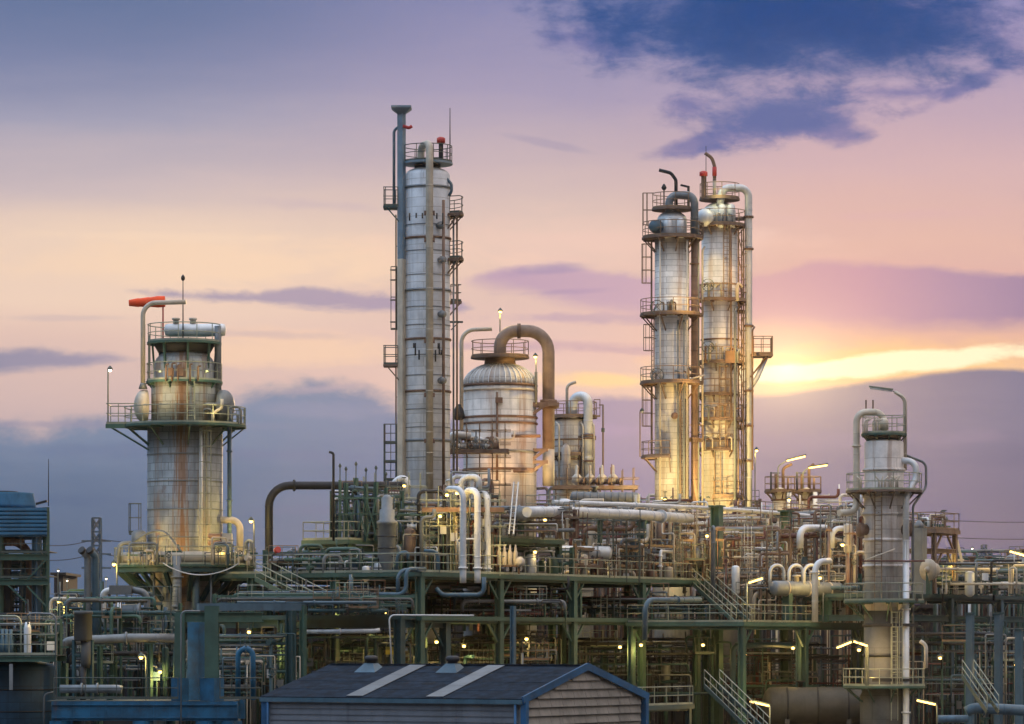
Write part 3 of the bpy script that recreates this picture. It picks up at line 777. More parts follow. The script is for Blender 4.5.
cam = bpy.data.cameras.new('camera'); co = bpy.data.objects.new('camera', cam); COL.objects.link(co)
co.location = (0, 0, H); co.rotation_euler = (PI / 2, 0, 0)
cam.sensor_width = 36; cam.lens = 36 * F / 1024; cam.shift_y = (HY - 362) / 1024
cam.clip_start = 1; cam.clip_end = 20000
scene.camera = co
vs = scene.view_settings
vs.view_transform = 'Standard'; vs.look = 'None'; vs.exposure = 0; vs.gamma = 1; vs.use_curve_mapping = False
cy = scene.cycles
scene.render.engine = 'CYCLES'
cy.use_denoising = True; cy.use_adaptive_sampling = True; cy.adaptive_threshold = 0.01; cy.adaptive_min_samples = 48; cy.max_bounces = 4; cy.diffuse_bounces = 2; cy.glossy_bounces = 2; cy.use_light_tree = True
cy.sample_clamp_indirect = 3; cy.sample_clamp_direct = 5
# ---------------------------------------------------------------- ground
g = MB(); S = 1500
g.add([Vector((-S, -S, 0)), Vector((S, -S, 0)), Vector((S, S, 0)), Vector((-S, S, 0))], [(0, 1, 2, 3)])
tag(g.build('ground', 'concrete'), 'dark concrete ground under the whole plant', None, kind='structure')

# ---------------------------------------------------------------- evening air
def haze():
    m = bpy.data.materials.new('haze'); m.use_nodes = True; nt = m.node_tree
    nt.nodes.remove(nt.nodes['Principled BSDF'])
    v = nd(nt, 'ShaderNodeVolumePrincipled')
    v.inputs['Color'].default_value = (0.9, 0.86, 0.88, 1); v.inputs['Density'].default_value = HAZE_D; v.inputs['Anisotropy'].default_value = HAZE_G
    nt.links.new(v.outputs[0], nt.nodes['Material Output'].inputs['Volume'])
    MATS['haze'] = m
    tag(MB().box(Vector((0, 0, 27.5)), 3100, 3100, 57).build('haze', 'haze'), 'thin warm evening haze over the whole plant', None, kind='stuff')
HAZE_D, HAZE_G = 4.5e-5, 0.94
haze()

# ---------------------------------------------------------------- left tower
def left_tower():
    Y = 215.0; s = F / Y; c = P(185, 640, Y); R = 37.5 / s
    zt = lambda py: Zof(py, Y)
    t = thing('process_tower', 'broad rust streaked tower under a curved vent pipe and an orange windsock', 'tower', (c.x, Y, 0))
    MB().lathe(Vector((c.x, Y, 0)), [(R * .93, 0), (R * .93, zt(566)), (R, zt(560)), (R, zt(428)), (R * .6, zt(424))], 48).build('shell', 'clad_aged', t)
    cu = P(186, 640, Y)
    MB().lathe(Vector((cu.x - .1, Y, 0)), [(33 / s, zt(426)), (33 / s, zt(384)), (31 / s, zt(381)), (31 / s, zt(368))] + dome(31 / s, 21 / s, zt(368))[1:], 44).build('upper_vessel', 'clad_aged', t)
    MB().lathe(Vector((cu.x - .1, Y, 0)), [(26 / s, zt(353)), (30 / s, zt(346)), (30 / s, zt(344))], 32).build('dark_collar', 'pipe_dark', t)
    for k in range(8):
        q = PI * 2 * k / 8 + .2; d = Vector((math.cos(q), math.sin(q), 0)); b0 = Vector((cu.x - .1, Y, 0))
        MB().bar(b0 + d * 30 / s + ZV * zt(370), b0 + d * 32 / s + ZV * zt(344), .12).build('collar_post', 'steel_green', t)
    for px, y, w in ((166, 372, 3), (172, 371, 3.5), (178, 373, 3), (190, 372, 2.5), (198, 374, 3)):
        pipe(t, [(px, 381, -2.3), (px, y - 8, -2.3), (px + w, y - 8, -2.3)], 1.8, 'pipe_rust', Y, 'instrument_pipe', .15)
    for px in (171, 181): MB().box(P(px, 372, Y - 2.2), .35, .25, .5).build('instrument_box', 'pipe_rust', t)
    for sx, px in ((-1, 147), (1, 221)):
        MB().lathe(P(px, 406, Y - .6), [(16 / s, 0), (16 / s, 4 / s)] + [(16 / s * math.cos(PI / 2 * i / 5), 4 / s + 9 / s * math.sin(PI / 2 * i / 5)) for i in range(1, 6)], 24, Vector((sx, -.25, 0))).build('dished_end', 'pipe_beige' if sx < 0 else 'pipe_grey', t)
    # platforms
    ctr = Vector((c.x, Y, 0))
    platform(t, ctr, zt(426), R, 61 / s, 0, 360, 'steel_green', 'rail')
    # wing of the main platform out to the left
    z = zt(426); a = P(108, 426, Y); b = P(150, 426, Y)
    wg = MB().box((a + b) / 2, (b - a).length, 2.6, .1).bar(a + Vector((0, -1.3, -.1)), b + Vector((0, -1.3, -.1)), .06, .24).bar(a + Vector((.3, -1.0, -.15)), P(149, 450, Y - 1), .1).bar(a + Vector((.3, 1.0, -.15)), P(149, 450, Y), .1).bar(a + Vector((1.3, -1.0, -.15)), P(149, 444, Y - 1), .1).build('platform_wing', 'steel_green', t)
    MB().rail([b + Vector((-.3, -1.25, .05)), a + Vector((.05, -1.25, .05)), a + Vector((.05, 1.25, .05)), b + Vector((-.3, 1.25, .05))], 1.25).build('railing', 'rail', wg)
    platform(t, Vector((cu.x - .1, Y, 0)), zt(382), 31 / s, 38 / s, 170, 370, 'steel_green', 'rail')
    platform(t, Vector((cu.x - .1, Y, 0)), zt(343), 5 / s, 37 / s, 0, 360, 'steel_green', 'rail', braces=False)
    ladder(t, Vector((cu.x - .1, Y, 0)), 285, 33 / s + .3, zt(426), zt(384), 'rail', True)
    # top drum with two nozzles
    MB().lathe(P(164, 330, Y), [(.05, 0), (5.5 / s, 1.5 / s), (6.3 / s, 5 / s), (6.3 / s, 58 / s), (5.5 / s, 61 / s), (.05, 62 / s)], 20, Vector((1, 0, 0))).build('top_drum', 'pipe_white', t)
    for px in (176, 193): MB().lathe(P(px, 334, Y), [(3 / s, 0), (3 / s, 14 / s), (4 / s, 14 / s), (4 / s, 16 / s)], 14).build('nozzle', 'pipe_beige', t)
    pipe(t, [(218, 326), (218, 346), (218, 426)], 7, 'pipe_grey', Y - .3, 'downcomer')
    # curved vent pipe
    MB().tube([P(143, 388, Y - .8), P(143, 303, Y - .8), P(186, 302, Y - .8)], 2.4 / s, 12, 13 / s).build('vent_pipe', 'pipe_beige', t)
    MB().lathe(P(143, 386, Y - .8), [(4.5 / s, -3 / s), (3 / s, 2 / s), (2.4 / s, 3 / s)], 12).build('vent_collar', 'pipe_grey', t)
    antenna(t, 183, 343, 281, Y - .5, .05); MB().lathe(P(183, 281, Y - .5), [(.03, 0), (.12, .1), (.12, .25), (.02, .4)], 8).build('antenna_tip', 'black', t)
    # pipes on the shell
    pipe(t, [(201, 428, -2.5), (201, 554, -2.5)], 3.6, 'pipe_white', Y, 'riser')
    pipe(t, [(229.5, 402, -1), (229.5, 566, -1)], 4.4, 'pipe_blue', Y, 'riser', flange=(.3, .6))
    pipe(t, [(205, 404, -3), (229, 404, -1.2)], 2.6, 'pipe_grey', Y, 'branch_pipe')
    for k, (x0, x1, y) in enumerate(((229, 241, 407), (232, 238, 414), (203, 212, 409))):
        pipe(t, [(x0, 424, -1.5), (x0, y, -1.5), (x1, y, -1.5), (x1, 424, -1.5)], 2.4, 'pipe_grey', Y, 'pipe_loop')
    pipe(t, [(213, 424, -2.5), (213, 413, -2.5), (222, 408, -2.5), (222, 399, -2.5)], 3.2, 'pipe_beige', Y, 'branch_pipe')
    ladder(t, ctr, 300, R + .3, zt(560), zt(428), 'rail', True)
    ladder(t, Vector((cu.x, Y, 0)), 195, 37 / s, zt(382), zt(336), 'rail', False)
    for y in (455, 482, 510, 538): band(t, ctr, zt(y), R, 'pipe_grey', .035)
    # lower platform with ring header
    platform(t, ctr, zt(566), R, 71 / s, 0, 360, 'steel_green', 'rail')
    MB().tube([Vector((c.x + math.cos(q) * 62 / s, Y + math.sin(q) * 62 / s, zt(559))) for q in [PI * 2 * i / 48 for i in range(49)]], 6.2 / s, 12, cap=False).build('ring_header', 'pipe_beige', t)
    pipe(t, [(177, 556, -4.2), (177, 640, -4.2)], 9, 'pipe_grey', Y, 'downcomer', flange=(.25, .6))
    pipe(t, [(196, 566, -3), (196, 640, -3)], 7, 'pipe_blue', Y, 'downcomer')
    for k, px in enumerate((154, 211)): pipe(t, [(px, 563, -3), (px, 640, -3)], 2.4, 'pipe_grey', Y, 'downcomer')
    MB().sector(ctr, R * 1.0, 69 / s, zt(573), zt(568.5), 0, 360, 40).build('deck_beam', 'steel_teal', t)
    for k in range(16):
        q = math.radians(22.5 * k + 11); d = Vector((math.cos(q), math.sin(q), 0))
        MB().bar(Vector((c.x, Y, zt(600))) + d * R * .95, Vector((c.x, Y, zt(573))) + d * 66 / s, .22, .26).build('bracket', 'steel_teal', t)
    pipe(t, [(134, 542, -3), (150, 531, -3), (165, 531, -3), (182, 553, -4)], 2.6, 'pipe_grey', Y, 'curved_pipe', 1.2)
    MB().lathe(P(139, 553, Y - 1.5), [(7.5 / s, 0), (7.5 / s, 20 / s), (5 / s, 22 / s), (2 / s, 23 / s)], 20).build('knockout_pot', 'pipe_grey', t)
    pipe(t, [(119, 564, -2), (119, 543, -2), (131, 543, -2)], 4.5, 'pipe_grey', Y, 'pipe_loop')
    pipe(t, [(221, 520, -1), (240, 520, -1), (240, 553, -1)], 7.0, 'pipe_beige', Y, 'elbow_pipe', 1.0)
    MB().box(P(227, 542, Y - 3), 10 / s, .7, 17 / s).build('control_box', 'pipe_beige', t)
    for y in (536, 543): MB().lathe(P(208, y, Y - 3.2), [(.05, 0), (2.6 / s, 1 / s), (2.6 / s, 12 / s), (3.6 / s, 12 / s), (3.6 / s, 14 / s)], 14, Vector((1, 0, 0))).build('pump_head', 'pipe_rust', t)
    pipe(t, [(246, 566, -2), (246, 541, -2), (252, 541, -2), (252, 566, -2)], 4, 'pipe_grey', Y, 'pipe_loop')
    MB().rail([P(129, 533, Y - 1), P(129, 533, Y + 1), P(141, 533, Y + 1), P(141, 533, Y - 1), P(129, 533, Y - 1)], 1.8, .7).bar(P(129, 534, Y), P(141, 534, Y), .05, .1).build('access_cage', 'rail_dark', t)
    # drooping cable in front of the lower platform
    MB().tube([P(163 + 76 * k / 12, 563 + 12 * math.sin(PI * k / 12) ** .8, Y - 4.6) for k in range(13)], .035, 6).build('cable', 'pipe_white', t)
    point(t, P(178, 553, Y - 3.6), 360, (1, .66, .2)); point(t, P(165, 552, Y - 3.4), 110, (1, .66, .2))
    point(t, P(222, 552, Y - 3.2), 110, (1, .7, .2)); point(t, P(160, 372, Y - 3), 16, (1, .74, .36)); point(t, P(207, 372, Y - 3.2), 20, (1, .82, .3)); point(t, P(153, 392, Y - 3), 40, (1, .7, .25)); point(t, P(216, 410, Y - 3.4), 12, (1, .78, .3))
    for px, py, dy in ((178, 549, -3.4), (160, 374, -2.7), (207, 374, -2.9), (222, 549, -3.0)):
        q = P(px, py, Y + dy); MB().lathe(q + ZV * .1, [(.14, 0), (.1, .12), (.03, .18)], 10).build('floodlight', 'rail_dark', t)
    return t
left_tower()
def windsock():
    Y = 217.0
    t = thing('windsock', 'orange windsock blowing above the rust streaked tower', 'windsock', P(163, 343, Y))
    MB().tube([P(163, 343, Y), P(163, 300, Y)], .05, 7).build('mast', 'red', t)
    A = P(165, 301.5, Y); B = P(129, 303, Y); L = (B - A).length; d = (B - A).normalized()
    MB().lathe(A, [(.34, 0), (.36, L * .2), (.30, L * .4), (.32, L * .45), (.26, L * .7), (.28, L * .74), (.19, L)], 16, d).build('sock', 'orange', t)
    MB().ring(Vector((A.x, A.y, A.z)), .3, .03).build('hoop', 'red', t)
windsock()
lamp_post(108, 425, 369, 214, 'tall slim lamp standing on the far end of the broad tower platform', 0, 1, 'lamp_white', arm=2)
lamp_post(117, 606, 563, 209, 'short glowing lamp in front of the ring header at the broad tower', 130, -1, arm=3)
lamp_post(254, 566, 520, 213, 'glowing lamp post beside the yellow elbow pipe', 140, -1, arm=3)

# ---------------------------------------------------------------- tall tower
def tall_tower():
    Y = 232.0; s = F / Y; c = P(427.5, 640, Y); R = 22.5 / s; zt = lambda py: Zof(py, Y); ctr = Vector((c.x, Y, 0))
    t = thing('process_tower', 'tallest slim white tower with a vertical duct running up its face', 'tower', (c.x, Y, 0))
    MB().lathe(ctr, [(R, 0), (R, zt(176))] + dome(R, 9 / s, zt(176))[1:], 40).build('shell', 'clad_white', t)
    for y, m in ((188, 'pipe_grey'), (239, 'pipe_rust'), (291, 'pipe_grey'), (340, 'pipe_rust'), (392, 'pipe_rust'), (441, 'pipe_grey')): band(t, ctr, zt(y), R, m, .09)
    # square corner duct with flared cap
    q = P(401.5, 640, Y - .6)
    MB().bar(Vector((q.x, q.y, zt(500))), Vector((q.x, q.y, zt(260))), 6.2 / s).build('corner_duct', 'pipe_beige', t)
    MB().bar(Vector((q.x, q.y, zt(260))), Vector((q.x, q.y, zt(114))), 6.2 / s).build('corner_duct', 'duct_blue', t)
    MB().add([Vector((q.x + i * w / s, q.y + j * w / s, zt(y))) for w, y in ((3.1, 116), (10, 110), (10, 108), (8, 108)) for i, j in ((-1, -1), (1, -1), (1, 1), (-1, 1))], [(k * 4 + m, k * 4 + (m + 1) % 4, k * 4 + 4 + (m + 1) % 4, k * 4 + 4 + m) for k in range(3) for m in range(4)] + [(12, 13, 14, 15)]).build('duct_cowl', 'duct_blue', t)
    # face pipe with gooseneck
    pipe(t, [(421, 172, -.4), (421, 146, -.4), (429.5, 143, -2), (429.5, 163, -2.2), (429.5, 500, -2.2)], 7.4, 'pipe_beige', Y, 'face_pipe', .55)
    for y in (213, 240, 341, 395, 441): MB().box(P(429.5, y, Y - 2), 10.5 / s, .6, .25).build('pipe_clamp', 'pipe_rust', t)
    pipe(t, [(443.5, 200, -1.5), (443.5, 500, -1.5)], 3, 'pipe_rust', Y, 'riser')
    pipe(t, [(394, 205, -.3), (394, 130, -.3), (400, 126, -.3)], 3, 'duct_blue', Y, 'vent_pipe', .4)
    for x, m in ((453.5, 'pipe_grey'), (457, 'rail_rust')): pipe(t, [(x, 472), (x, 214)], 2, m, Y, 'riser')
    for y in (214, 259, 322): MB().bar(P(449, y, Y), P(463, y, Y), .12, .12).bar(P(451, y + 8, Y), P(459, y, Y), .06).build('bracket_arm', 'steel_teal', t)
    pipe(t, [(449, 196), (451.5, 191), (451.5, 184), (446, 178)], 3, 'pipe_blue', Y - .6, 'relief_pipe', .3)
    # platforms
    platform(t, ctr, zt(163), 4 / s, 25 / s, 0, 360, 'duct_blue', 'rail_dark', braces=False)
    MB().lathe(ctr, [(13 / s, zt(170)), (13 / s, zt(164))], 20).build('platform_stool', 'pipe_dark', t)
    for y0, y1, x0 in ((208, 188, 383.5), (366, 347, 383.5)):
        a = P(x0, y0, Y); b = P(398, y0, Y)
        w = MB().box((a + b) / 2, (b - a).length, 1.6, .12).bar(a + Vector((.2, -.7, 0)), b + Vector((.1, -.7, -1)), .08).build('side_platform', 'steel_teal' if y0 < 300 else 'steel_rust', t)
        MB().rail([b + Vector((0, -.75, .05)), a + Vector((.03, -.75, .05)), a + Vector((.03, .75, .05)), b + Vector((0, .75, .05))], 1.25, .8).build('railing', 'rail_dark', w)
    MB().rail([P(391, 330, Y), P(397, 330, Y)], 4.2, .35).ring(P(394, 322, Y), .25, .03).ring(P(394, 300, Y), .25, .03).ring(P(394, 280, Y), .25, .03).ring(P(394, 270, Y), .25, .03).build('ladder_cage', 'rail_dark', t)
    ladder(t, ctr, 180, R + .6, zt(480), zt(215), 'rail_rust', False)
    for i, y in enumerate((443, 462, 480)): MB().rail([P(384, y, Y - .5), P(397, y, Y - .5)], 1.25, .45).rail([P(384, y, Y + .7), P(384, y, Y - .5)], 1.25, .6).bar(P(384, y, Y), P(398, y, Y), 1.2, .08).build('landing', 'rail_dark', t)
    for px in (384.5, 396.5): MB().bar(P(px, 500, Y - .5), P(px, 424, Y - .5), .1).build('landing_post', 'rail_dark', t)
    for y, a0, a1 in ((300, 20, 100), (259, -25, 50), (214, -25, 50)): platform(t, ctr, zt(y), R, R + .9, a0, a1, 'steel_rust', 'rail_dark', n=8)
    for y in (226, 252, 276, 308, 326, 356, 376, 410, 428, 458): band(t, ctr, zt(y), R, 'pipe_grey', .03)
    # red beacon, antenna, fittings
    MB().bar(P(441, 162, Y - 1), P(441, 143, Y - 1), .22).build('beacon_post', 'pipe_dark', t)
    MB().lathe(P(441, 143, Y - 1), [(.28, 0), (.28, .32), (.12, .4)], 12).build('beacon', 'red', t)
    antenna(t, 450, 162, 108, Y - .3, .05)
    pipe(t, [(403, 126, -.9), (409, 128, -.9), (412, 126, -.9)], 3.4, 'red', Y, 'red_horn', .2)
    rn = random.Random(4)
    for y in (213, 343, 350):
        for k in range(5):
            x = rn.uniform(407, 446); pipe(t, [(x, y, -1.8), (x, y + rn.uniform(4, 13), -1.8)], 1.6, 'pipe_dark', Y, 'fitting')
    for y, a in ((228, 300), (262, 305), (316, 305), (382, 305)): manway(t, ctr, zt(y), a, R, .2, .3, 'pipe_grey')
    return t
tall_tower()

# ---------------------------------------------------------------- domed vessel
def domed_vessel():
    Y = 245.0; s = F / Y; c = P(500, 640, Y); R = 36.5 / s; zt = lambda py: Zof(py, Y); ctr = Vector((c.x, Y, 0))
    t = thing('domed_vessel', 'fat white vessel with a ribbed dome and a big brown gooseneck duct', 'vessel', (c.x, Y, 0))
    MB().lathe(ctr, [(R, zt(560)), (R, zt(385))], 48).build('shell', 'clad_dome', t)
    MB().lathe(ctr, [(R * 1.01, 0), (R * 1.01, zt(559))], 40).build('skirt', 'clad_shaded', t)  # lower shell split off, under-deck shade painted in
    dm = MB().lathe(ctr, dome(R, 22 / s, zt(385), 10), 48); d_ = dm.build('dome', 'clad_dome', t)
    for k in range(40):
        a = 2 * PI * k / 40; e = Vector((math.cos(a), math.sin(a), 0))
        MB().tube([ctr + e * (R * math.cos(q) + .02) + ZV * (zt(385) + (22 / s) * math.sin(q) + .02) for q in [PI / 2 * i / 9 for i in range(9)]], .035, 5).build('dome_rib', 'pipe_white', d_)
    for y, m in ((386, 'pipe_rust'), (391, 'pipe_beige'), (418, 'pipe_rust'), (424, 'pipe_rust'), (452, 'pipe_grey'), (470, 'pipe_rust')): band(t, ctr, zt(y), R, m, .09)
    platform(t, ctr, zt(357), 5 / s, 29 / s, 0, 360, 'steel_rust', 'rail_rust', braces=False)
    MB().lathe(ctr, [(16 / s, zt(366)), (15 / s, zt(358))], 20).build('platform_stool', 'pipe_rust', t)
    # big gooseneck
    w = [P(500, 364, Y), P(500, 331, Y), P(548.5, 331, Y), P(548.5, 449, Y)]
    MB().tube(w, 6.2 / s, 16, 21 / s).build('gooseneck_duct', 'duct_brown', t)
    MB().tube([P(548.5, 449, Y), P(548.5, 486, Y)], 6.0 / s, 16).build('gooseneck_duct', 'pipe_beige', t)
    MB().lathe(P(519, 331, Y), [(7.6 / s, -.12), (7.6 / s, .12)], 16, Vector((1, 0, 0))).build('flange', 'pipe_rust', t)
    for y in (402, 407): MB().lathe(P(548.5, y, Y), [(8.5 / s, -.15), (8.5 / s, .15)], 16).build('flange', 'pipe_rust', t)
    br = MB().box(P(542, 405, Y), 34 / s, 2.2, .25)
    br.build('duct_bracket', 'steel_rust', t)
    for y in (405, 450, 462): MB().bar(P(526, y + 14, Y - 1), P(545, y, Y - 1), .2).bar(P(520, y, Y - 1), P(548, y, Y - 1), .22).build('duct_bracket', 'steel_rust', t)
    MB().box(P(499, 400, Y - R - .2), .5, .4, .35).build('nameplate_box', 'pipe_rust', t)
    # thin gooseneck at its flank
    pipe(t, [(461.5, 430, -1), (461.5, 330, -1), (492, 329, -1)], 4, 'pipe_beige', Y, 'vent_pipe', 13 / s)
    MB().lathe(P(459, 420, Y - 1), [(.3, 0), (.42, .3), (.3, .8), (.15, 1.1)], 12).build('silencer', 'pipe_dark', t)
    pipe(t, [(536, 372, -1), (536, 402, -1)], 3, 'pipe_grey', Y, 'riser')
    pipe(t, [(497, 392, -2.7), (497, 480, -2.7)], 2.4, 'pipe_rust', Y, 'riser')
    pipe(t, [(512, 436, -2.8), (540, 436, -2)], 3.4, 'pipe_rust', Y, 'branch_pipe'); pipe(t, [(514, 471, -2.8), (532, 471, -2)], 3.4, 'pipe_rust', Y, 'branch_pipe')
    pipe(t, [(497, 439, -2.8), (514, 439, -2.8), (514, 431, -2.8)], 2.6, 'pipe_beige', Y, 'branch_pipe')
    point(t, P(494, 470, Y - 4.6), 80, (1, .6, .25)); point(t, P(538, 474, Y - 2), 45, (1, .7, .3)); point(t, P(540, 440, Y - 3), 60, (1, .55, .2))
    return t
domed_vessel()
lamp_post(500, 357, 311, 246, 'small glowing lamp standing above the ribbed dome railing', 40, 0.3, arm=1)
lamp_post(536, 404, 356, 243, 'small glowing lamp between the dome and the brown gooseneck duct', 60, -0.3, arm=2)

# ---------------------------------------------------------------- small column with white gooseneck
def gooseneck_column():
    Y = 262.0; s = F / Y; c = P(573, 640, Y); R = 20 / s; zt = lambda py: Zof(py, Y); ctr = Vector((c.x, Y, 0))
    t = thing('process_column', 'short pale column topped by a thick white gooseneck, beside the domed vessel', 'column', (c.x, Y, 0))
    MB().lathe(ctr, [(R * 1.02, 0), (R * 1.02, zt(559))], 32).build('skirt', 'clad_shaded', t)
    MB().lathe(ctr, [(R, zt(560)), (R, zt(422))] + dome(R, 5 / s, zt(422))[1:], 32).build('shell', 'clad_dome', t)
    platform(t, ctr, zt(417), R * .4, 24 / s, 0, 360, 'steel_rust', 'rail_rust', braces=False)
    MB().lathe(P(566, 492, Y - 1.8), [(4.5 / s, 0), (4.5 / s, 42 / s), (3 / s, 46 / s), (1 / s, 48 / s)], 18).build('side_vessel', 'clad_dome', t)
    platform(t, ctr, zt(455), R, 25 / s, 180, 300, 'steel_rust', 'rail_rust')
    for x in (559, 583, 594): pipe(t, [(x, 490, -1.9), (x, 425, -1.8), (x - 3, 422, -1.4)], 2, 'pipe_beige', Y, 'riser', .3)
    pipe(t, [(573, 418, -1), (573, 396, -1), (588, 396, -1.6), (588, 490, -1.6)], 9.2, 'pipe_white', Y, 'gooseneck_pipe', 8 / s, 14)
    pipe(t, [(567, 417, -.5), (567, 385, -.5), (576, 382, -.5)], 3, 'pipe_beige', Y, 'vent_pipe', .5)
    for y in (436, 439, 462): MB().lathe(P(588, y, Y - 1.6), [(6.6 / s, 0), (6.6 / s, .12)], 14).build('flange', 'pipe_rust', t)
    MB().bar(P(575, 438, Y - 1.2), P(596, 438, Y - 1.2), .5, .3).build('pipe_bracket', 'steel_rust', t)
    for y in (440, 460, 480): band(t, ctr, zt(y), R, 'pipe_rust', .06)
    MB().rail([P(594, 417, Y - 1), P(600, 417, Y - 1), P(600, 417, Y + 1)], 1.3, .5).build('railing', 'rail_rust', t)
    pipe(t, [(580, 417, -1), (580, 490, -1.8)], 2, 'pipe_rust', Y, 'riser')
    return t
gooseneck_column()
def aerial_pole():
    t = thing('aerial_pole', 'thin pole rising from the scaffold behind the white gooseneck', 'pole', P(603, 490, 263))
    MB().tube([P(603, 490, 263), P(603, 405, 263)], .07, 7).build('pole', 'rail_rust', t)
    MB().bar(P(599, 405, 263), P(603.5, 405, 263), .08).build('arm', 'rail_rust', t)
    MB().lathe(P(603, 432, 263), [(.13, 0), (.13, .3)], 8).build('collar', 'rail_dark', t)
aerial_pole()

# ---------------------------------------------------------------- twin towers
def twin_left():
    Y = 256.0; s = F / Y; c = P(672, 640, Y); R = 17.2 / s; zt = lambda py: Zof(py, Y); ctr = Vector((c.x, Y, 0))
    t = thing('process_tower', 'slightly shorter tower of the pair, with a dark vent hook bent to one side', 'tower', (c.x, Y, 0))
    MB().lathe(ctr, [(R, zt(560)), (R, zt(236))], 36).build('shell', 'clad_twin', t)
    MB().lathe(ctr, [(R * 1.02, 0), (R * 1.02, zt(559))], 32).build('skirt', 'clad_shaded', t)  # shell below the deck, its shade put into a darker colour
    MB().lathe(ctr, [(R * .86, zt(240)), (R * .86, zt(220))] + dome(R * .86, 9 / s, zt(220))[1:], 32).build('head', 'pipe_white', t)
    MB().lathe(P(658, 227, Y - 1), [(6.5 / s, 0), (6.5 / s, .5)] + [(6.5 / s * math.cos(PI / 2 * i / 4), .5 + .35 * math.sin(PI / 2 * i / 4)) for i in range(1, 5)], 20, Vector((-.5, -.85, 0))).build('manway', 'pipe_blue', t)
    for x in (668, 680): MB().lathe(P(x, 238, Y - 1.1), [(4 / s, 0), (4 / s, 18 / s), (2.5 / s, 20 / s)], 14).build('side_pot', 'pipe_white', t)
    platform(t, ctr, zt(209), R * .2, 20 / s, 0, 360, 'steel_rust', 'rail_rust', braces=False)
    for y, a0, a1, r1, in ((238, 0, 360, 30), (315, 120, 330, 32), (383, 120, 330, 32), (457, 150, 262, 31)):
        platform(t, ctr, zt(y), R, r1 / s, a0, a1, 'steel_rust', 'rail_rust')
    pipe(t, [(676, 208), (676, 180), (671, 173), (659, 170)], 3.6, 'pipe_dark', Y, 'vent_hook', .5)
    pipe(t, [(669, 215, -.3), (669, 195, -.3), (694.5, 195, -.5), (694.5, 237, -.5)], 8, 'pipe_grey', Y, 'gooseneck_pipe', 9 / s, 14)
    pipe(t, [(694.5, 237, -.5), (694.5, 505, -.5)], 7, 'pipe_rust', Y, 'downcomer', flange=(.1, .3, .52, .75))
    for a, z0, z1 in ((185, 312, 240), (200, 380, 317), (188, 455, 385), (300, 500, 400)): ladder(t, ctr, a, R + .25, zt(z0), zt(z1), 'rail_rust', a < 250)
    rn = random.Random(11)
    for y in (315, 383):
        for k in range(7):
            x = rn.uniform(652, 688); pipe(t, [(x, y, -1.6), (x, y - rn.uniform(6, 18), -1.6), (x + rn.uniform(-5, 5), y - 12, -1.5)], rn.choice([1.6, 2.2]), rn.choice(['pipe_beige', 'pipe_grey', 'pipe_rust']), Y, 'instrument_pipe', .15)
        handwheel(t, P(657, y - 8, Y - 1.9), Vector((0, -1, 0)), .5)
    for x in (660, 687): pipe(t, [(x, 240, -1.6), (x, 505, -1.6)], 1.8, 'pipe_beige', Y, 'riser')
    for x in (678, 684): pipe(t, [(x, 320, -1.5), (x, 505, -1.5)], 1.8, 'pipe_grey', Y, 'riser')
    pipe(t, [(675, 383, -1.6), (705, 375, -1.6)], 1.6, 'pipe_beige', Y, 'branch_pipe')
    MB().bar(P(643, 226, Y), P(643, 193, Y), .07).bar(P(647, 226, Y), P(647, 193, Y), .07).bar(P(643, 210, Y), P(655, 210, Y), .08).bar(P(643, 193, Y), P(655, 193, Y), .06).build('ladder_top', 'rail_rust', t)
    MB().tube([P(664, 209, Y), P(664, 189, Y)], .05, 6).lathe(P(664, 190, Y), [(.1, 0), (.2, .15), (.14, .3), (.05, .45)], 10).build('beacon', 'pipe_dark', t)
    manway(t, ctr, zt(417), 275, R, .2, .2, 'pipe_rust')
    MB().bar(P(688.5, 209, Y), P(688.5, 186, Y), .14).bar(P(680.5, 185, Y), P(689, 187, Y), .14).build('davit', 'pipe_dark', t)
    point(t, P(672, 500, Y - 4.4), 800, (1, .74, .3)); point(t, P(662, 497, Y - 3.6), 90, (1, .74, .3)); point(t, P(694, 300, Y - 3), 60, (1, .66, .2)); point(t, P(694, 390, Y - 3), 70, (1, .6, .15)); point(t, P(676, 268, Y - 4), 26, (1, .8, .5))
    for q in (P(672, 498, Y - 4.55), P(662, 499, Y - 3.3)): MB().lathe(q, [(.14, 0), (.12, .1), (.03, .14)], 10).build('floodlight', 'rail_dark', t)
twin_left()
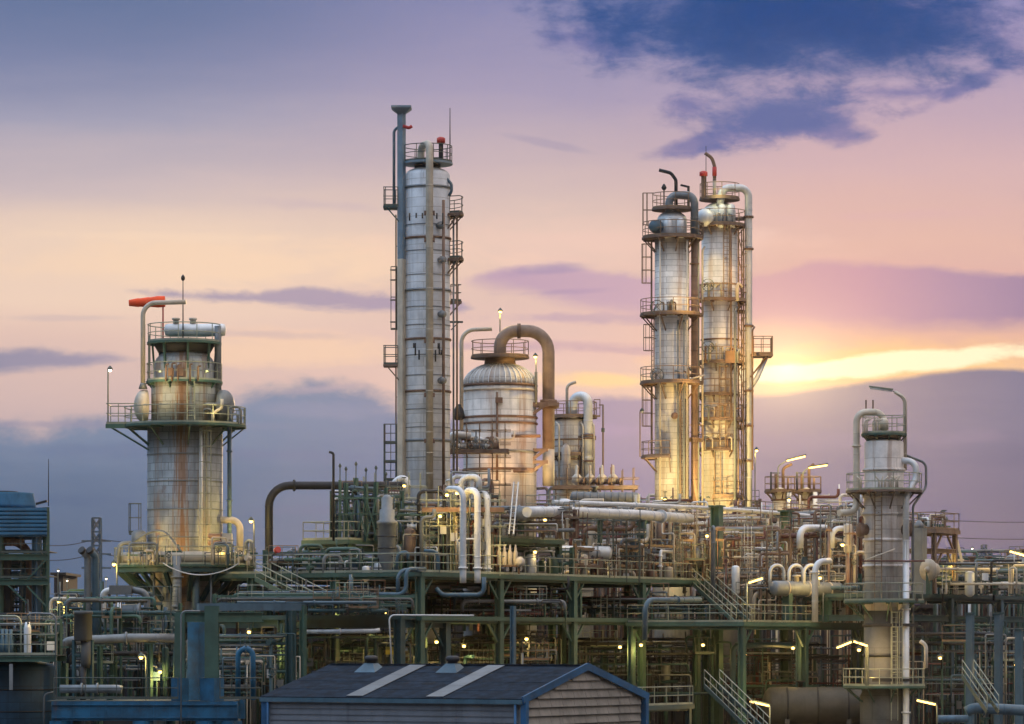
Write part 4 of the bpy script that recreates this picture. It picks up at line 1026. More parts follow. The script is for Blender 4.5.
def twin_right():
    Y = 260.0; s = F / Y; c = P(719.5, 640, Y); R = 18 / s; zt = lambda py: Zof(py, Y); ctr = Vector((c.x, Y, 0))
    t = thing('process_tower', 'taller tower of the pair, with a red banded vent hook and a white side duct', 'tower', (c.x, Y, 0))
    MB().lathe(ctr, [(R, zt(560)), (R, zt(224))], 36).build('shell', 'clad_twin', t)
    MB().lathe(ctr, [(R * 1.02, 0), (R * 1.02, zt(559))], 32).build('skirt', 'clad_shaded', t)
    MB().lathe(ctr, [(R * .9, zt(228)), (R * .9, zt(212))] + dome(R * .9, 10 / s, zt(212))[1:], 32).build('head', 'pipe_white', t)
    MB().lathe(P(707, 218, Y - 1.1), [(9 / s, 0), (9 / s, .4)] + [(9 / s * math.cos(PI / 2 * i / 5), .4 + .5 * math.sin(PI / 2 * i / 5)) for i in range(1, 6)], 24, Vector((-.35, -.93, 0))).build('manway', 'pipe_white', t)
    for x in (722, 731): MB().lathe(P(x, 228, Y - 1.2), [(4 / s, 0), (4 / s, 22 / s), (2 / s, 24 / s)], 14).build('side_pot', 'pipe_white', t)
    platform(t, ctr, zt(199), R * .2, 20 / s, 0, 360, 'steel_rust', 'rail_rust', braces=False)
    for y, a0, a1, r1 in ((226, 0, 360, 26), (301, 200, 390, 27), (363, 205, 360, 25), (420, 200, 395, 25), (450, 195, 300, 24), (497, 250, 400, 25)):
        platform(t, ctr, zt(y), R, r1 / s, a0, a1, 'steel_rust', 'rail_rust')
    pipe(t, [(714.5, 198), (714.5, 178)], 3.6, 'pipe_beige', Y, 'vent_pipe')
    pipe(t, [(714.5, 181), (714.5, 166), (712, 158), (705, 153)], 3.6, 'pipe_rust', Y, 'vent_hook', .6)
    MB().lathe(P(714.5, 176, Y), [(2.2 / s, 0), (2.2 / s, 9 / s)], 12).build('red_band', 'red', t)
    MB().bar(P(703.5, 199, Y - .8), P(703.5, 176, Y - .8), .25).build('beacon_post', 'pipe_rust', t)
    MB().lathe(P(703.5, 176, Y - .8), [(.3, 0), (.3, .3), (.12, .38)], 12).build('beacon', 'red', t)
    antenna(t, 706, 199, 146, Y, .04)
    pipe(t, [(720, 206, -1), (722, 188, -1), (748.5, 188, -.3), (748.5, 310, -.3), (748.5, 508, -.3)], 7.6, 'pipe_white', Y, 'side_duct', 9 / s, 14)
    for y in (218, 250, 327, 392, 427, 462): MB().lathe(P(748.5, y, Y - .3), [(5.2 / s, 0), (5.2 / s, .15)], 14).build('flange', 'pipe_rust', t)
    for y in (219, 312, 428, 462): MB().bar(P(736, y, Y), P(750, y, Y - .3), .3, .25).build('duct_bracket', 'steel_rust', t)
    # caged stair column between shell and duct
    for x in (738.5, 743.5): MB().bar(P(x, 505, Y - .8), P(x, 226, Y - .8), .09).build('ladder_stile', 'rail_rust', t)
    mb = MB()
    for y in range(230, 504, 5): mb.bar(P(738.5, y, Y - .8), P(743.5, y, Y - .8), .04)
    mb.build('ladder_rungs', 'rail_rust', t)
    mb = MB()
    for k, y in enumerate(range(236, 500, 22)): mb.bar(P(738.5, y, Y - .9), P(743.5, y + 22, Y - .9), .07)
    mb.build('lattice', 'rail_rust', t)
    # side platform to the east
    a, b = P(750, 356, Y), P(772, 356, Y)
    w = MB().box((a + b) / 2, (b - a).length, 2.2, .16).bar(a + Vector((0, -.6, -1.6)), b + Vector((-.4, -.6, -.1)), .14).build('side_platform', 'steel_rust', t)
    MB().rail([a + Vector((.2, -1.05, .08)), b + Vector((-.03, -1.05, .08)), b + Vector((-.03, 1.05, .08)), a + Vector((.2, 1.05, .08))], 1.3, .7).build('railing', 'rail_rust', w)
    pipe(t, [(749, 390, -.3), (757, 378, -.3), (766, 357, -.3)], 5, 'pipe_white', Y, 'strut_pipe', .8)
    ladder(t, ctr, 275, R + .3, zt(448), zt(366), 'rail_rust', True); ladder(t, ctr, 262, R + .3, zt(500), zt(453), 'rail_rust', False); ladder(t, ctr, 285, R + .3, zt(300), zt(228), 'rail_rust', False)
    rn = random.Random(21)
    for y in (301, 363):
        for k in range(8):
            x = rn.uniform(703, 738); pipe(t, [(x, y, -1.6), (x, y - rn.uniform(8, 24), -1.6), (x + rn.uniform(-6, 6), y - 14, -1.5)], rn.choice([1.6, 2.4]), rn.choice(['pipe_beige', 'pipe_grey', 'pipe_rust']), Y, 'instrument_pipe', .15)
        handwheel(t, P(708, y - 16, Y - 1.9), Vector((0, -1, 0)), .45)
    MB().box(P(730, 357, Y - 1.7), .7, .4, .9).build('control_box', 'pipe_rust', t)
    for y in (285, 340, 395, 440): band(t, ctr, zt(y), R, 'pipe_rust', .06)
    point(t, P(708, 500, Y - 4.4), 720, (1, .72, .25)); point(t, P(708, 270, Y - 2.6), 75, (1, .75, .3)); point(t, P(742, 350, Y - 2.6), 90, (1, .6, .15)); point(t, P(727, 415, Y - 3.6), 60, (1, .62, .2)); point(t, P(742, 275, Y - 2.6), 40, (1, .6, .2)); point(t, P(718, 192, Y - 2.2), 24, (1, .9, .4))
    for y in (239, 316, 384, 441): 
        a, b = P(686, y, Y - 2.2), P(703, y, Y - 2.2)
        w = MB().box((a + b) / 2, (b - a).length, .9, .1).bar(a, b, .06, .16).build('bridge', 'steel_rust', t)
        MB().rail([a + Vector((0, -.42, .05)), b + Vector((0, -.42, .05))], 1.1, .6).build('railing', 'rail_rust', w)
    for x, y0, y1, d, m in ((702.5, 505, 250, 2.2, 'pipe_beige'), (735, 505, 310, 2.6, 'pipe_grey'), (731, 420, 230, 1.8, 'pipe_rust'), (698.5, 505, 226, 2.0, 'pipe_grey'), (752.5, 470, 330, 1.8, 'pipe_rust')): pipe(t, [(x, y0, -1.6), (x, y1, -1.6), (x + 2, y1 - 3, -1.2)], d, m, Y, 'riser', .3)
    for y in (420, 450, 226):
        for k in range(6):
            x = rn.uniform(703, 736); pipe(t, [(x, y, -1.6), (x, y - rn.uniform(8, 16), -1.6), (x + rn.uniform(-6, 6), y - 12, -1.5)], 1.7, rn.choice(['pipe_beige', 'pipe_grey', 'pipe_rust']), Y, 'instrument_pipe', .15)
    for y, a0, a1 in ((395, 150, 300),): platform(t, ctr, zt(y), R, 24 / s, a0, a1, 'steel_rust', 'rail_rust')
    ladder(t, ctr, 355, R + .3, zt(500), zt(230), 'rail_rust', True)
    MB().lathe(P(708, 498, Y - 4.55), [(.14, 0), (.12, .1), (.03, .14)], 10).build('floodlight', 'rail_dark', t)
twin_right()
lamp_post(640, 457, 411, 255, 'unlit slim lamp on the lowest platform of the shorter paired tower', 0, 1, 'pipe_white', arm=2, pm='rail_rust')

# ---------------------------------------------------------------- right tower
def right_tower():
    Y = 222.0; s = F / Y; c = P(884, 640, Y); R = 19.6 / s; zt = lambda py: Zof(py, Y); ctr = Vector((c.x, Y, 0))
    t = thing('process_tower', 'stained grey column with a wide base darkened by painted shade and two ring platforms by the drum', 'tower', (c.x, Y, 0))
    MB().lathe(ctr, [(R, zt(612)), (R, zt(520)), (R * 1.08, zt(516)), (R * 1.08, zt(508)), (R, zt(500)), (R, zt(443))] + dome(R, 4 / s, zt(443))[1:], 40).build('shell', 'clad_right', t)
    MB().lathe(ctr, [(24 / s, 0), (24 / s, zt(696)), (R * 1.02, zt(688)), (R * 1.02, zt(611)), (R * .9, zt(610))], 40).build('lower_shell', 'clad_shaded', t)  # same column lower down, darkened by painted shade
    for y in (470, 497, 514, 540, 566, 625, 655): band(t, ctr, zt(y), R * (1.06 if y == 514 else 1), 'clad_right' if y < 570 else 'pipe_dark', .12)
    platform(t, ctr, zt(434), R * .5, 22.5 / s, 0, 360, 'steel_green', 'rail', braces=True)
    MB().lathe(ctr, [(17 / s, zt(440)), (17 / s, zt(435))], 20).build('platform_stool', 'pipe_dark', t)
    platform(t, ctr, zt(491), R, 38 / s, 0, 360, 'steel_rust', 'rail')
    platform(t, ctr, zt(601), R, 40 / s, 100, 400, 'steel_green', 'rail')
    platform(t, ctr, zt(686), R, 41 / s, 0, 360, 'steel_green', 'rail')
    # gooseneck
    pipe(t, [(884, 440, -.2), (884, 412, -.2), (856.5, 412, -.2), (856.5, 512, -.3), (839, 513, -1.2)], 6.6, 'pipe_beige', Y, 'gooseneck_pipe', 10 / s, 14, (.5,))  # beige instead of white puts the flare's warmth into the pipe
    MB().lathe(P(884, 430, Y - .5), [(4.5 / s, 0), (4.5 / s, 9 / s), (2.5 / s, 12 / s)], 14).build('top_pot', 'pipe_beige', t)
    for x in (866, 873): MB().tube([P(x, 410, Y), P(x, 400, Y)], .05, 6).build('top_spike', 'pipe_rust', t)
    pipe(t, [(905, 470, .2), (905, 398, .2), (895, 392, .2)], 4, 'pipe_beige', Y, 'lamp_riser', 1.0)
    # right hand pipes
    pipe(t, [(900, 460, -.5), (916, 462, -.8), (916, 478, -.8), (906, 498, -1.4), (906, 560, -1.4)], 6.6, 'pipe_white', Y, 'side_pipe', .8, 12)
    pipe(t, [(906, 540, -1.4), (906, 724, -1.4), (906, 770, -1.4)], 6.6, 'pipe_white', Y, 'side_pipe', n=12, flange=(.3, .75))
    pipe(t, [(905, 455, .5), (926, 463, .5), (926, 487, .5), (913, 506, -.6), (913, 770, -.6)], 2.6, 'pipe_grey', Y, 'side_pipe', .5)
    ladder(t, ctr, 290, R + .25, zt(720), zt(603), 'rail', True); ladder(t, ctr, 250, R + .25, zt(600), zt(493), 'rail_rust', False)
    manway(t, ctr, zt(530), 200, R, .35, .4, 'pipe_rust'); manway(t, ctr, zt(530), 340, R, .35, .4, 'pipe_rust')
    pipe(t, [(866, 560, -1.8), (895, 549, -1.8)], 1.4, 'pipe_beige', Y, 'handrail_pipe')
    pipe(t, [(862, 561, -1.6), (925, 561, -1.6)], 1.6, 'redbrown', Y, 'branch_pipe')
    for y in (600, 625, 680): MB().bar(P(872, y, Y - 1.7), P(918, y, Y - 1.7), .12, .2).build('pipe_support', 'pipe_dark', t)
    rn = random.Random(5)
    for k in range(9):
        x = rn.uniform(860, 900); pipe(t, [(x, 491, -1.7), (x, 480, -1.7), (x + rn.uniform(-7, 7), 476, -1.7)], 1.8, 'pipe_beige', Y, 'instrument_pipe', .2)
    for k in range(7):
        x = rn.uniform(862, 880); pipe(t, [(x, 433, -1), (x, 421, -1), (x + 4, 419, -1)], 1.8, 'pipe_beige', Y, 'instrument_pipe', .2)
    point(t, P(874, 648, Y - 2.4), 75, (1, .62, .2)); point(t, P(872, 679, Y - 2.4), 7, (1, .62, .2))
right_tower()
tube_lamp([(905.5, 434), (905.5, 398), (893, 391)], (869, 388), (893, 391), 221.5, 'long unlit tube lamp on a bent pole over the top of the stained column', 0, lit=False, pm='pipe_beige')
tube_lamp([(866, 686), (866, 643), (853, 640)], (836, 648), (852, 641.5), 219.5, 'lit tube of the V shaped pair by the stained column, dipping towards the drum', 10)
tube_lamp([(868, 686), (868, 646), (866, 644)], (853, 641), (868, 646), 219.0, 'lit tube of the V shaped pair by the stained column, dipping towards the column', 14)
# ---------------------------------------------------------------- shed in front
def shed():
    Y = 172.0; z0 = 0
    nc = P(523, 700, Y)                    # near eave corner
    ze = nc.z; s = F / Y
    Wd = 12.3; Lg = 15.4
    # long side runs along E2, gable along E1
    rc = nc + E1 * Wd; lc = nc + E2 * Lg; bc = rc + E2 * Lg
    zr = ze + 1.55
    t = thing('storage_shed', 'low shed with a dark felt roof, pale light strips and blue edged gable', 'shed', Vector((nc.x, nc.y, 0)))
    fl = lambda v, z: Vector((v.x, v.y, z))
    ap = fl(nc + E1 * Wd / 2, zr); apb = fl(lc + E1 * Wd / 2, zr)
    # walls as thin shells
    wl = MB()
    wl.obox(fl(nc + E2 * Lg / 2, ze / 2) + E1 * .1, E2 * Lg / 2, E1 * .08, ZV * ze / 2)
    k = 0; z = ze - .14
    while z > 1:                            # horizontal sheeting ribs
        wl.obox(fl(nc + E2 * Lg / 2, z) + E1 * .0, E2 * (Lg / 2 - .3), E1 * .03, ZV * .1); z -= .3
    wl.build('side_wall', 'shed_wall', t)
    gw = MB()
    g0 = nc - E2 * -.1
    def gz(u): return ze + (zr - ze) * (1 - abs(u - .5) * 2)
    vs = []
    for off in (0.08, .2):
        o = E2 * off
        vs += [fl(nc + o, 0), fl(rc + o, 0), fl(rc + o, ze), fl(nc + E1 * Wd / 2 + o, zr), fl(nc + o, ze)]
    gw.add(vs, [(0, 1, 2, 3, 4), (5, 9, 8, 7, 6), (0, 5, 6, 1), (1, 6, 7, 2), (2, 7, 8, 3), (3, 8, 9, 4), (4, 9, 5, 0)])
    z = zr - .45
    row = 0
    while z > 1.0:                          # stepped boards on the gable
        if z > ze:
            hw = (zr - z) / (zr - ze) * .5
            u0, u1 = .5 - hw + .03, .5 + hw - .03
        else: u0, u1 = .03, .97
        if u1 > u0:
            c = nc + E1 * Wd * (u0 + u1) / 2 + E2 * .02
            n = max(1, int((u1 - u0) * 11))
            for i in range(n):
                uu = u0 + (u1 - u0) * (i + .5) / n
                cc = nc + E1 * Wd * uu + E2 * .0
                vsx = E1 * (Wd * (u1 - u0) / n / 2 - .012)
                b = fl(cc, z); hgt = .2
                A = [b - vsx + ZV * hgt + E2 * .03, b + vsx + ZV * hgt + E2 * .03, b + vsx - ZV * hgt - E2 * .10, b - vsx - ZV * hgt - E2 * .10]
                Bk = [p + E2 * .11 for p in A]
                gw.add(A + Bk, [(0, 1, 2, 3), (4, 7, 6, 5), (0, 4, 5, 1), (1, 5, 6, 2), (2, 6, 7, 3), (3, 7, 4, 0)])
        z -= .43; row += 1
    gw.build('gable_wall', 'gable', t)
    MB().obox(fl(bc - E1 * Wd / 2 - E2 * .1, ze / 2), E1 * Wd / 2, E2 * .08, ZV * ze / 2).obox(fl(rc + E2 * Lg / 2 - E1 * .1, ze / 2), E2 * (Lg / 2 - .3), E1 * .08, ZV * ze / 2).build('rear_wall', 'shed_wall', t)
    # roof slopes
    def slope(sgn, name):
        e0 = fl(nc if sgn < 0 else rc, ze); d = (ap - e0); e0 = e0 - d * .035; d = ap - e0
        a, b = e0 - E2 * .15, ap - E2 * .15; L = Lg + .3
        n = d.cross(E2).normalized(); n = n if n.z > 0 else -n
        mb = MB(); mb.obox((a + b) / 2 + E2 * L / 2 + n * .06, d / 2, E2 * L / 2, n * .05)
        for q in (.24, .49, .77):            # felt laps across the slope
            cc = e0 + d * q + E2 * L / 2 + n * .114
            mb.obox(cc, d.normalized() * .05, E2 * L / 2, n * .008)
        return mb.build(name, 'roof_felt', t), e0, d, n
    r1, e0, d, n = slope(-1, 'roof'); slope(1, 'roof')
    # strips: translucent panels laid on the near slope
    for f in (.33, .64):
        for seg in range(3):
            c = e0 + d * (.03 + .96 * (seg + .5) / 3) + E2 * Lg * f
            MB().obox(c + n * (.148 + .006 * seg), d * (.96 / 6 + .006), E2 * .5, n * .012).build('light_strip', 'skylight', r1)
    MB().bar(ap + ZV * .13 - E2 * .15, apb + ZV * .13, .5, .06).build('ridge_cap', 'roof_felt', r1)
    for f in (.475, .80):
        c = e0 + d * .86 + E2 * Lg * f
        hd = Vector((d.x, d.y, 0)).normalized()
        mb = MB(); w = [(.66, -.35), (.44, .1), (.26, .32)]
        vs = [c + n * .1 + hd * sx * a + E2 * sy * a + ZV * (h + (sx * a * (d.z / Vector((d.x, d.y, 0)).length) if h < 0 else 0) + (.35 if h < 0 else 0)) for a, h in w for sx, sy in ((-1, -1), (1, -1), (1, 1), (-1, 1))]
        mb.add(vs, [(k * 4 + m, k * 4 + (m + 1) % 4, k * 4 + 4 + (m + 1) % 4, k * 4 + 4 + m) for k in range(2) for m in range(4)] + [(8, 9, 10, 11)])
        v = mb.build('roof_vent', 'pipe_blue', r1)
        MB().lathe(c + n * .1 + ZV * .30, [(.26, 0), (.26, .12), (.36, .16), (.36, .34), (.2, .42)], 18).build('vent_cap', 'pipe_dark', v)
    # blue barge boards, gutter, corner posts
    for e in (nc, rc):
        a = fl(e, ze) ; dd = ap - a
        MB().bar(a - dd * .045 - E2 * .16 + ZV * .06, ap - E2 * .16 + ZV * .06, .1, .36).build('barge_board', 'blue_trim', t)
        MB().bar(fl(e, 0) - E2 * .1, fl(e, ze - .1) - E2 * .1, .3).build('corner_post', 'blue_trim', t)
    MB().bar(fl(lc, 0), fl(lc, ze - .1), .3).build('corner_post', 'blue_trim', t)
    MB().bar(e0 - E2 * .1 - ZV * .05, e0 + E2 * (Lg + .15) - ZV * .05, .16, .22).build('gutter', 'steel_pale', t)
    for f in (.98, .02): MB().tube([e0 + E2 * Lg * f - ZV * .1, fl(e0 + E2 * Lg * f, 0)], .07, 8).build('downpipe', 'blue_trim', t)
    return t
shed()

# ---------------------------------------------------------------- decks
ZD, ZL, ZR = Zof(573, 205), Zof(617, 205), Zof(593, 228)
OA = P(420, 573, 205)
grid_frame('process_deck', 'long green main deck under the tall tower and domed vessel, edged with railings', OA, 4, 9, 3, 6, 0, [ZL, ZD], 'steel_green', 'steel_green', .42, .34, floors=[ZL, ZD], rails=[ZD], rail_sides='0123')
OB = OA - E1 * 1.6 + E2 * .4
grid_frame('pipe_bridge', 'low blue green beam bridge between the shed roof and the main deck', OB, 1, 5, 2, 8.2, 0, [ZL], 'steel_teal', 'steel_teal', .5, .62, floors=[ZL + .05], fmat='pipe_blue', braces=True)
OC = P(742, 623, 222)
grid_frame('process_deck', 'lower green deck at the foot of the stairs, carrying the grey drum', OC, 2, 9, 1, 8, 0, [OC.z], 'steel_green', 'steel_green', .4, .4, floors=[OC.z], rails=[OC.z], rail_sides='03')
OR = P(897, 594, 228)
grid_frame('pipe_rack', 'dark deck beyond the stained column carrying the flanged vessel', OR, 3, 8.5, 1, 7, 0, [ZL + .3, OR.z], 'steel_pale', 'steel_teal', .45, .4, floors=[OR.z], rails=[], rail_sides='0')
stairs(P(699, 583, 234) , P(744, 624, 222.5) , 'green stairs from the long main deck down to the lower deck', 1.0)
stairs(P(263, 579, 209.5), P(327, 612, 204), 'pale railed stairs from the main deck end down to the low beam bridge', 1.1)
stairs(P(712, 686, 214), P(762, 735, 206), 'dark stairs in the shadow between shed gable and orange lit drum', 1.0, mat='steel_teal', rmat='rail')
stairs(P(968, 676, 216), P(993, 712, 213), 'short olive railed steps between two pale blue posts', .8, mat='steel_teal', rmat='rail')
OD = P(641, 707, 208)
grid_frame('walkway', 'short dark walkway with railing beside the blue shed gable', OD, 1, 6, 1, 3, 0, [OD.z], 'steel_teal', 'steel_teal', .3, .3, floors=[OD.z], rails=[OD.z], rail_sides='03', braces=False)
# upper mid platform
OU = P(488, 538, 214)
grid_frame('upper_platform', 'raised green platform above the main deck, beside the white pipe loops', OU, 1, 8.6, 1, 4.5, ZD + .07, [OU.z], 'steel_green', 'steel_green', .34, .36, floors=[OU.z], rails=[OU.z], rail_sides='013')
OV = P(352, 541, 212)
grid_frame('upper_platform', 'raised green platform carrying the cluster of green columns', OV - E1 * .5, 1, 4, 1, 2.9, ZD + .07, [OV.z], 'steel_green', 'steel_green', .34, .42, floors=[OV.z], rails=[OV.z], rail_sides='0123', braces=True)
# tall green posts standing up through the deck
for k, (px, y0, y1, Y, lab) in enumerate(((643, 575, 512, 232, 'green post under the middle of the long pale pipe'), (717, 600, 507, 236, 'green post holding the thin pale pipe, beside the paired towers'), (786, 560, 512, 240, 'green post holding the thin pale pipe, below the twin small columns'))):
    a = P(px, y1, Y); b = Vector((a.x, a.y, 0 if k else ZD))
    t = thing('steel_post', lab, 'post', b)
    MB().hcol(b, a, .62).build('post', 'steel_green', t)
    MB().box(a + ZV * .06, 1.0, .8, .1, E1).build('cap_plate', 'steel_green', t)
    MB().box(Vector((b.x, b.y, ZD + .5)), .75, .8, .5, E1).build('fireproof_sleeve', 'redbrown' if k == 0 else 'steel_green', t)
# pale blue posts on the right
for px, y0, lab in ((970, 614, 'pale blue square post nearest the stained column'), (998.5, 614, 'pale blue square post in the middle of the three'), (1019, 630, 'pale blue square post at the far end of the three')):
    a = P(px, y0, 222); t = thing('steel_post', lab, 'post', Vector((a.x, a.y, 0)))
    MB().bar(Vector((a.x, a.y, 0)), a, .42).build('post', 'steel_pale', t)
    MB().box(a + ZV * .05, .62, .62, .1).build('cap_plate', 'steel_teal', t)
    MB().box(Vector((a.x, a.y, .1)), .8, .8, .2).build('base_plate', 'steel_teal', t)

# ---------------------------------------------------------------- blue frame, front left
def blue_frame():
    Y = 190; z1 = Zof(700, Y)
    t = thing('portal_gantry', 'heavy blue beam frame with green uprights in front of the broad tower', 'steel frame', P(140, 724, Y) - ZV * 0)
    OFFz = 0
    for dy in (0, 5):
        MB().bar(P(52, 711, Y) + Vector((0, dy, 0)), P(238, 711, Y) + Vector((0, dy, 0)), .4, 1.05).build('main_beam', 'steel_blue', t)
    for px in range(58, 236, 16):
        b = P(px, 711, Y); MB().box(b + Vector((0, -.205, 0)), .05, .06, 1.0).build('stiffener', 'steel_blue', t)
    for z in (704.5, 717.5): MB().bar(P(52, z, Y) + Vector((0, -.2, 0)), P(238, z, Y) + Vector((0, -.2, 0)), .25, .07).build('flange', 'steel_blue', t)
    for px in (60, 143, 206, 232):
        b = P(px, 724, Y); MB().bar(Vector((b.x, Y, 0)), Vector((b.x, Y, Zof(721, Y))), .8).build('leg', 'steel_blue', t)
        if px in (60, 206): MB().bar(Vector((b.x, Y + 5, 0)), Vector((b.x, Y + 5, Zof(721, Y))), .8).build('leg', 'steel_blue', t)
    MB().bar(P(210, 740, Y), P(232, 716, Y), .3).build('brace', 'steel_blue', t)
    MB().box(P(145, 700.5, Y + 2.5), M_(186, Y), 5.2, .06).build('floor_grating', 'grating', t)
    for px, top, w in ((180, 613, .55), (212, 606, .75)):
        a = P(px, top, Y + .4); b = P(px, 678, Y + .4); c_ = P(px, 701, Y + .4)
        MB().hcol(b, a, w, Vector((1, 0, 0))).build('upright', 'steel_green', t)
        MB().bar(c_, b, w * 1.25).build('sleeve', 'steel_blue', t)
    MB().bar(P(197, 701, Y + 2.5), P(197, 622, Y + 2.5), .75).build('upright', 'steel_blue', t)
    MB().ibeam(P(176, 617, Y + .4), P(209, 617, Y + .4), .4, .55).build('top_beam', 'steel_green', t)
    MB().ibeam(P(216, 617, Y + .4), P(262, 617, Y + 2), .4, .55).build('top_beam', 'steel_green', t)
    MB().bar(P(198, 607, Y + 3), P(300, 607, Y + 5), .6, .4).build('top_beam', 'pipe_blue', t)
    MB().rail([P(54, 699, Y - .1), P(178, 699, Y - .1)], 1.15, 1.7).rail([P(220, 699, Y - .1), P(262, 699, Y + .5)], 1.15, 1.5).build('railing', 'rail_dark', t)
    pipe(t, [(181, 740, -.6), (181, 611, -.6), (200, 611, -.6)], 1.6, 'pipe_grey', Y, 'conduit', .3)
    return t
blue_frame()
# two wide pale uprights beyond it
for px, w, y1, m, lab in ((291, 9, 690, 'steel_teal', 'wide teal upright behind the shed roof'), (303, 6, 690, 'steel_green', 'narrow green upright behind the shed roof'), (513, 5, 700, 'steel_pale', 'slim pale blue upright behind the shed ridge')):
    a = P(px, 606, 201); t = thing('steel_post', lab, 'post', Vector((a.x, a.y, 0)))
    MB().hcol(Vector((a.x, a.y, 0)), a, M_(w, 201) * .9).build('post', m, t)
    MB().box(Vector((a.x, a.y, .1)), .8, .8, .2).build('base_plate', m, t)

# ---------------------------------------------------------------- fin fan unit on the far left
def fan_unit():
    Y = 232; s = F / Y; t = thing('cooling_unit', 'blue louvred cooling fan box on a green steel frame', 'cooler', P(5, 640, Y) - ZV * 8)
    a, b = P(-40, 522, Y), P(47, 522, Y)
    mb = MB(); bk = Vector((-8 * .13, 8, 0))
    q = [v + ZV * k for k in (-14.5 / s, 14.5 / s) for v in (a, b, b + bk, a + bk)]
    mb.add(q, [(0, 1, 5, 4), (1, 2, 6, 5), (2, 3, 7, 6), (3, 0, 4, 7), (0, 3, 2, 1), (4, 5, 6, 7)])
    for k in range(7): mb.obox((a + b) / 2 + ZV * ((12 - k * 4) / s) + Vector((0, -.06, 0)), Vector((1, 0, 0)) * (b - a).length / 2, Vector((0, .1, -.05)), ZV * (1.3 / s))
    mb.build('louvre_box', 'fan_blue', t)
    c = P(-2, 508, Y + 4)
    MB().lathe(c, [(38 / s, 0), (38.5 / s, 3 / s), (36 / s, 13 / s), (36.5 / s, 15 / s)], 40).build('fan_ring', 'fan_blue', t)
    MB().lathe(c + ZV * (15.2 / s), [(20 / s, 0), (20 / s, 1.6 / s), (3 / s, 2.2 / s)], 24).build('fan_hub', 'pipe_dark', t)
    for i, px in enumerate((-30, 0, 36.5, 46)):
        for dy in (0.3, 7.7):
            q = P(px, 536, Y) + Vector((-dy * .13, 0, 0)); MB().hcol(Vector((q.x, Y + dy, 0)), Vector((q.x, Y + dy, Zof(507 if px == 46 else 537, Y))), .32 if px != 36.5 else .45).build('post', 'steel_green' if px != 36.5 else 'pipe_blue', t)
    for y in (557, 582):
        for dy in (0, 8): MB().ibeam(P(-40, y, Y) + Vector((-dy * .13, dy, 0)), P(48, y, Y) + Vector((-dy * .13, dy, 0)), .3, .42).build('beam', 'steel_green', t)
        MB().box(P(1, y - 4, Y) + Vector((0, 4, .2)), M_(82, Y), 7.6, .05).build('floor_grating', 'grating', t)
        MB().rail([P(-38, y - 4, Y), P(47, y - 4, Y), P(47, y - 4, Y) + Vector((-1.0, 7.6, 0))], 1.2, 1.3).build('railing', 'rail_dark', t)
    for p, q in (((27, 580), (46, 560)), ((27, 603), (8, 585)), ((27, 586), (46, 606))): MB().bar(P(*p, Y - .1), P(*q, Y - .1), .1).build('brace', 'steel_green', t)
    MB().bar(P(36, 504, Y), P(47, 501, Y), .25, .15).build('davit', 'pipe_dark', t)
    antenna(t, 48.5, 506, 459, Y, .04, 'aerial')
    pipe(t, [(-20, 541, 2), (30, 541, 2), (30, 640, 2)], 8.5, 'pipe_rust', Y, 'cooler_outlet', 1.4, 14)
    pipe(t, [(-20, 550, 1), (6, 550, 1), (6, 660, 1)], 11, 'pipe_dark', Y, 'cooler_outlet', 1.4, 14)
    for k in range(8): MB().lathe(P(-2 + k * 3.4, 546, Y + 1), [(.2, 0), (.2, .4), (.1, .5)], 8).build('nozzle', 'pipe_rust', t)
    return t
fan_unit()
def tank():
    Y = 196; s = F / Y; c = P(8, 640, Y + 3); t = thing('storage_tank', 'round dark blue panelled tank at the foot of the cooling unit', 'tank', (c.x, c.y, 0))
    R = 48 / s
    MB().lathe(Vector((c.x, c.y, 0)), [(R, 0), (R, Zof(668, Y))] + dome(R, .5, Zof(668, Y))[1:], 48).build('shell', 'tank_blue', t)
    for y in (690, 712): MB().ring(Vector((c.x, c.y, Zof(y, Y))), R + .02, .04).build('band', 'pipe_dark', t)
    MB().bar(P(11, 664, Y - 2.65), P(11, 690, Y - 2.75), .2, .12).build('nameplate', 'pipe_grey', t)
    pipe(t, [(44, 740, -1.5), (44, 694, -1.5), (54, 692, -1.5)], 1.8, 'pipe_grey', Y, 'conduit', .3)
    return t
tank()
def tank_platform():
    Y = 194; t = thing('tank_platform', 'olive railed platform over the round blue tank', 'platform', P(5, 662, Y))
    a, b = P(-45, 659, Y), P(57, 659, Y)
    for dy in (0, 4): MB().ibeam(a + Vector((0, dy, 0)), b + Vector((0, dy, 0)), .25, .3).build('beam', 'steel_green', t)
    MB().box((a + b) / 2 + Vector((0, 2, .2)), (b - a).length, 4.2, .05).build('floor_grating', 'grating', t)
    MB().rail([a + ZV * .22, b + ZV * .22], 1.15, 1.0, .026).build('railing', 'rail', t)
    for px in (-20, 56): q = P(px, 660, Y); MB().bar(Vector((q.x, Y + 4.1, 0)), Vector((q.x, Y + 4.1, q.z - .2)), .25).build('leg', 'steel_green', t)
    pipe(t, [(56, 722, 0), (56, 614, 0), (28, 613, 0), (28, 625, 1)], 2.0, 'pipe_grey', Y, 'conduit', .4)
    pipe(t, [(-10, 616, 1), (21, 616, 1), (21, 655, 1)], 2.0, 'rail', Y, 'conduit', .4)
    MB().lathe(P(27.5, 657, Y + 1), [(2.4 / 18, 0), (.2, .1), (3.6 / 18, .3), (3.8 / 18, 1.6), (.12, 1.95)], 16).build('white_vessel', 'pipe_white', t)
    for k in range(5): MB().lathe(P(-6 + k * 4.2, 656, Y + 2), [(.16, 0), (.16, .8), (.1, 1.0), (.1, 1.5)], 10).build('small_pump', 'pipe_blue', t)
    point(t, P(42, 612, Y + 1), 25)
    return t
tank_platform()

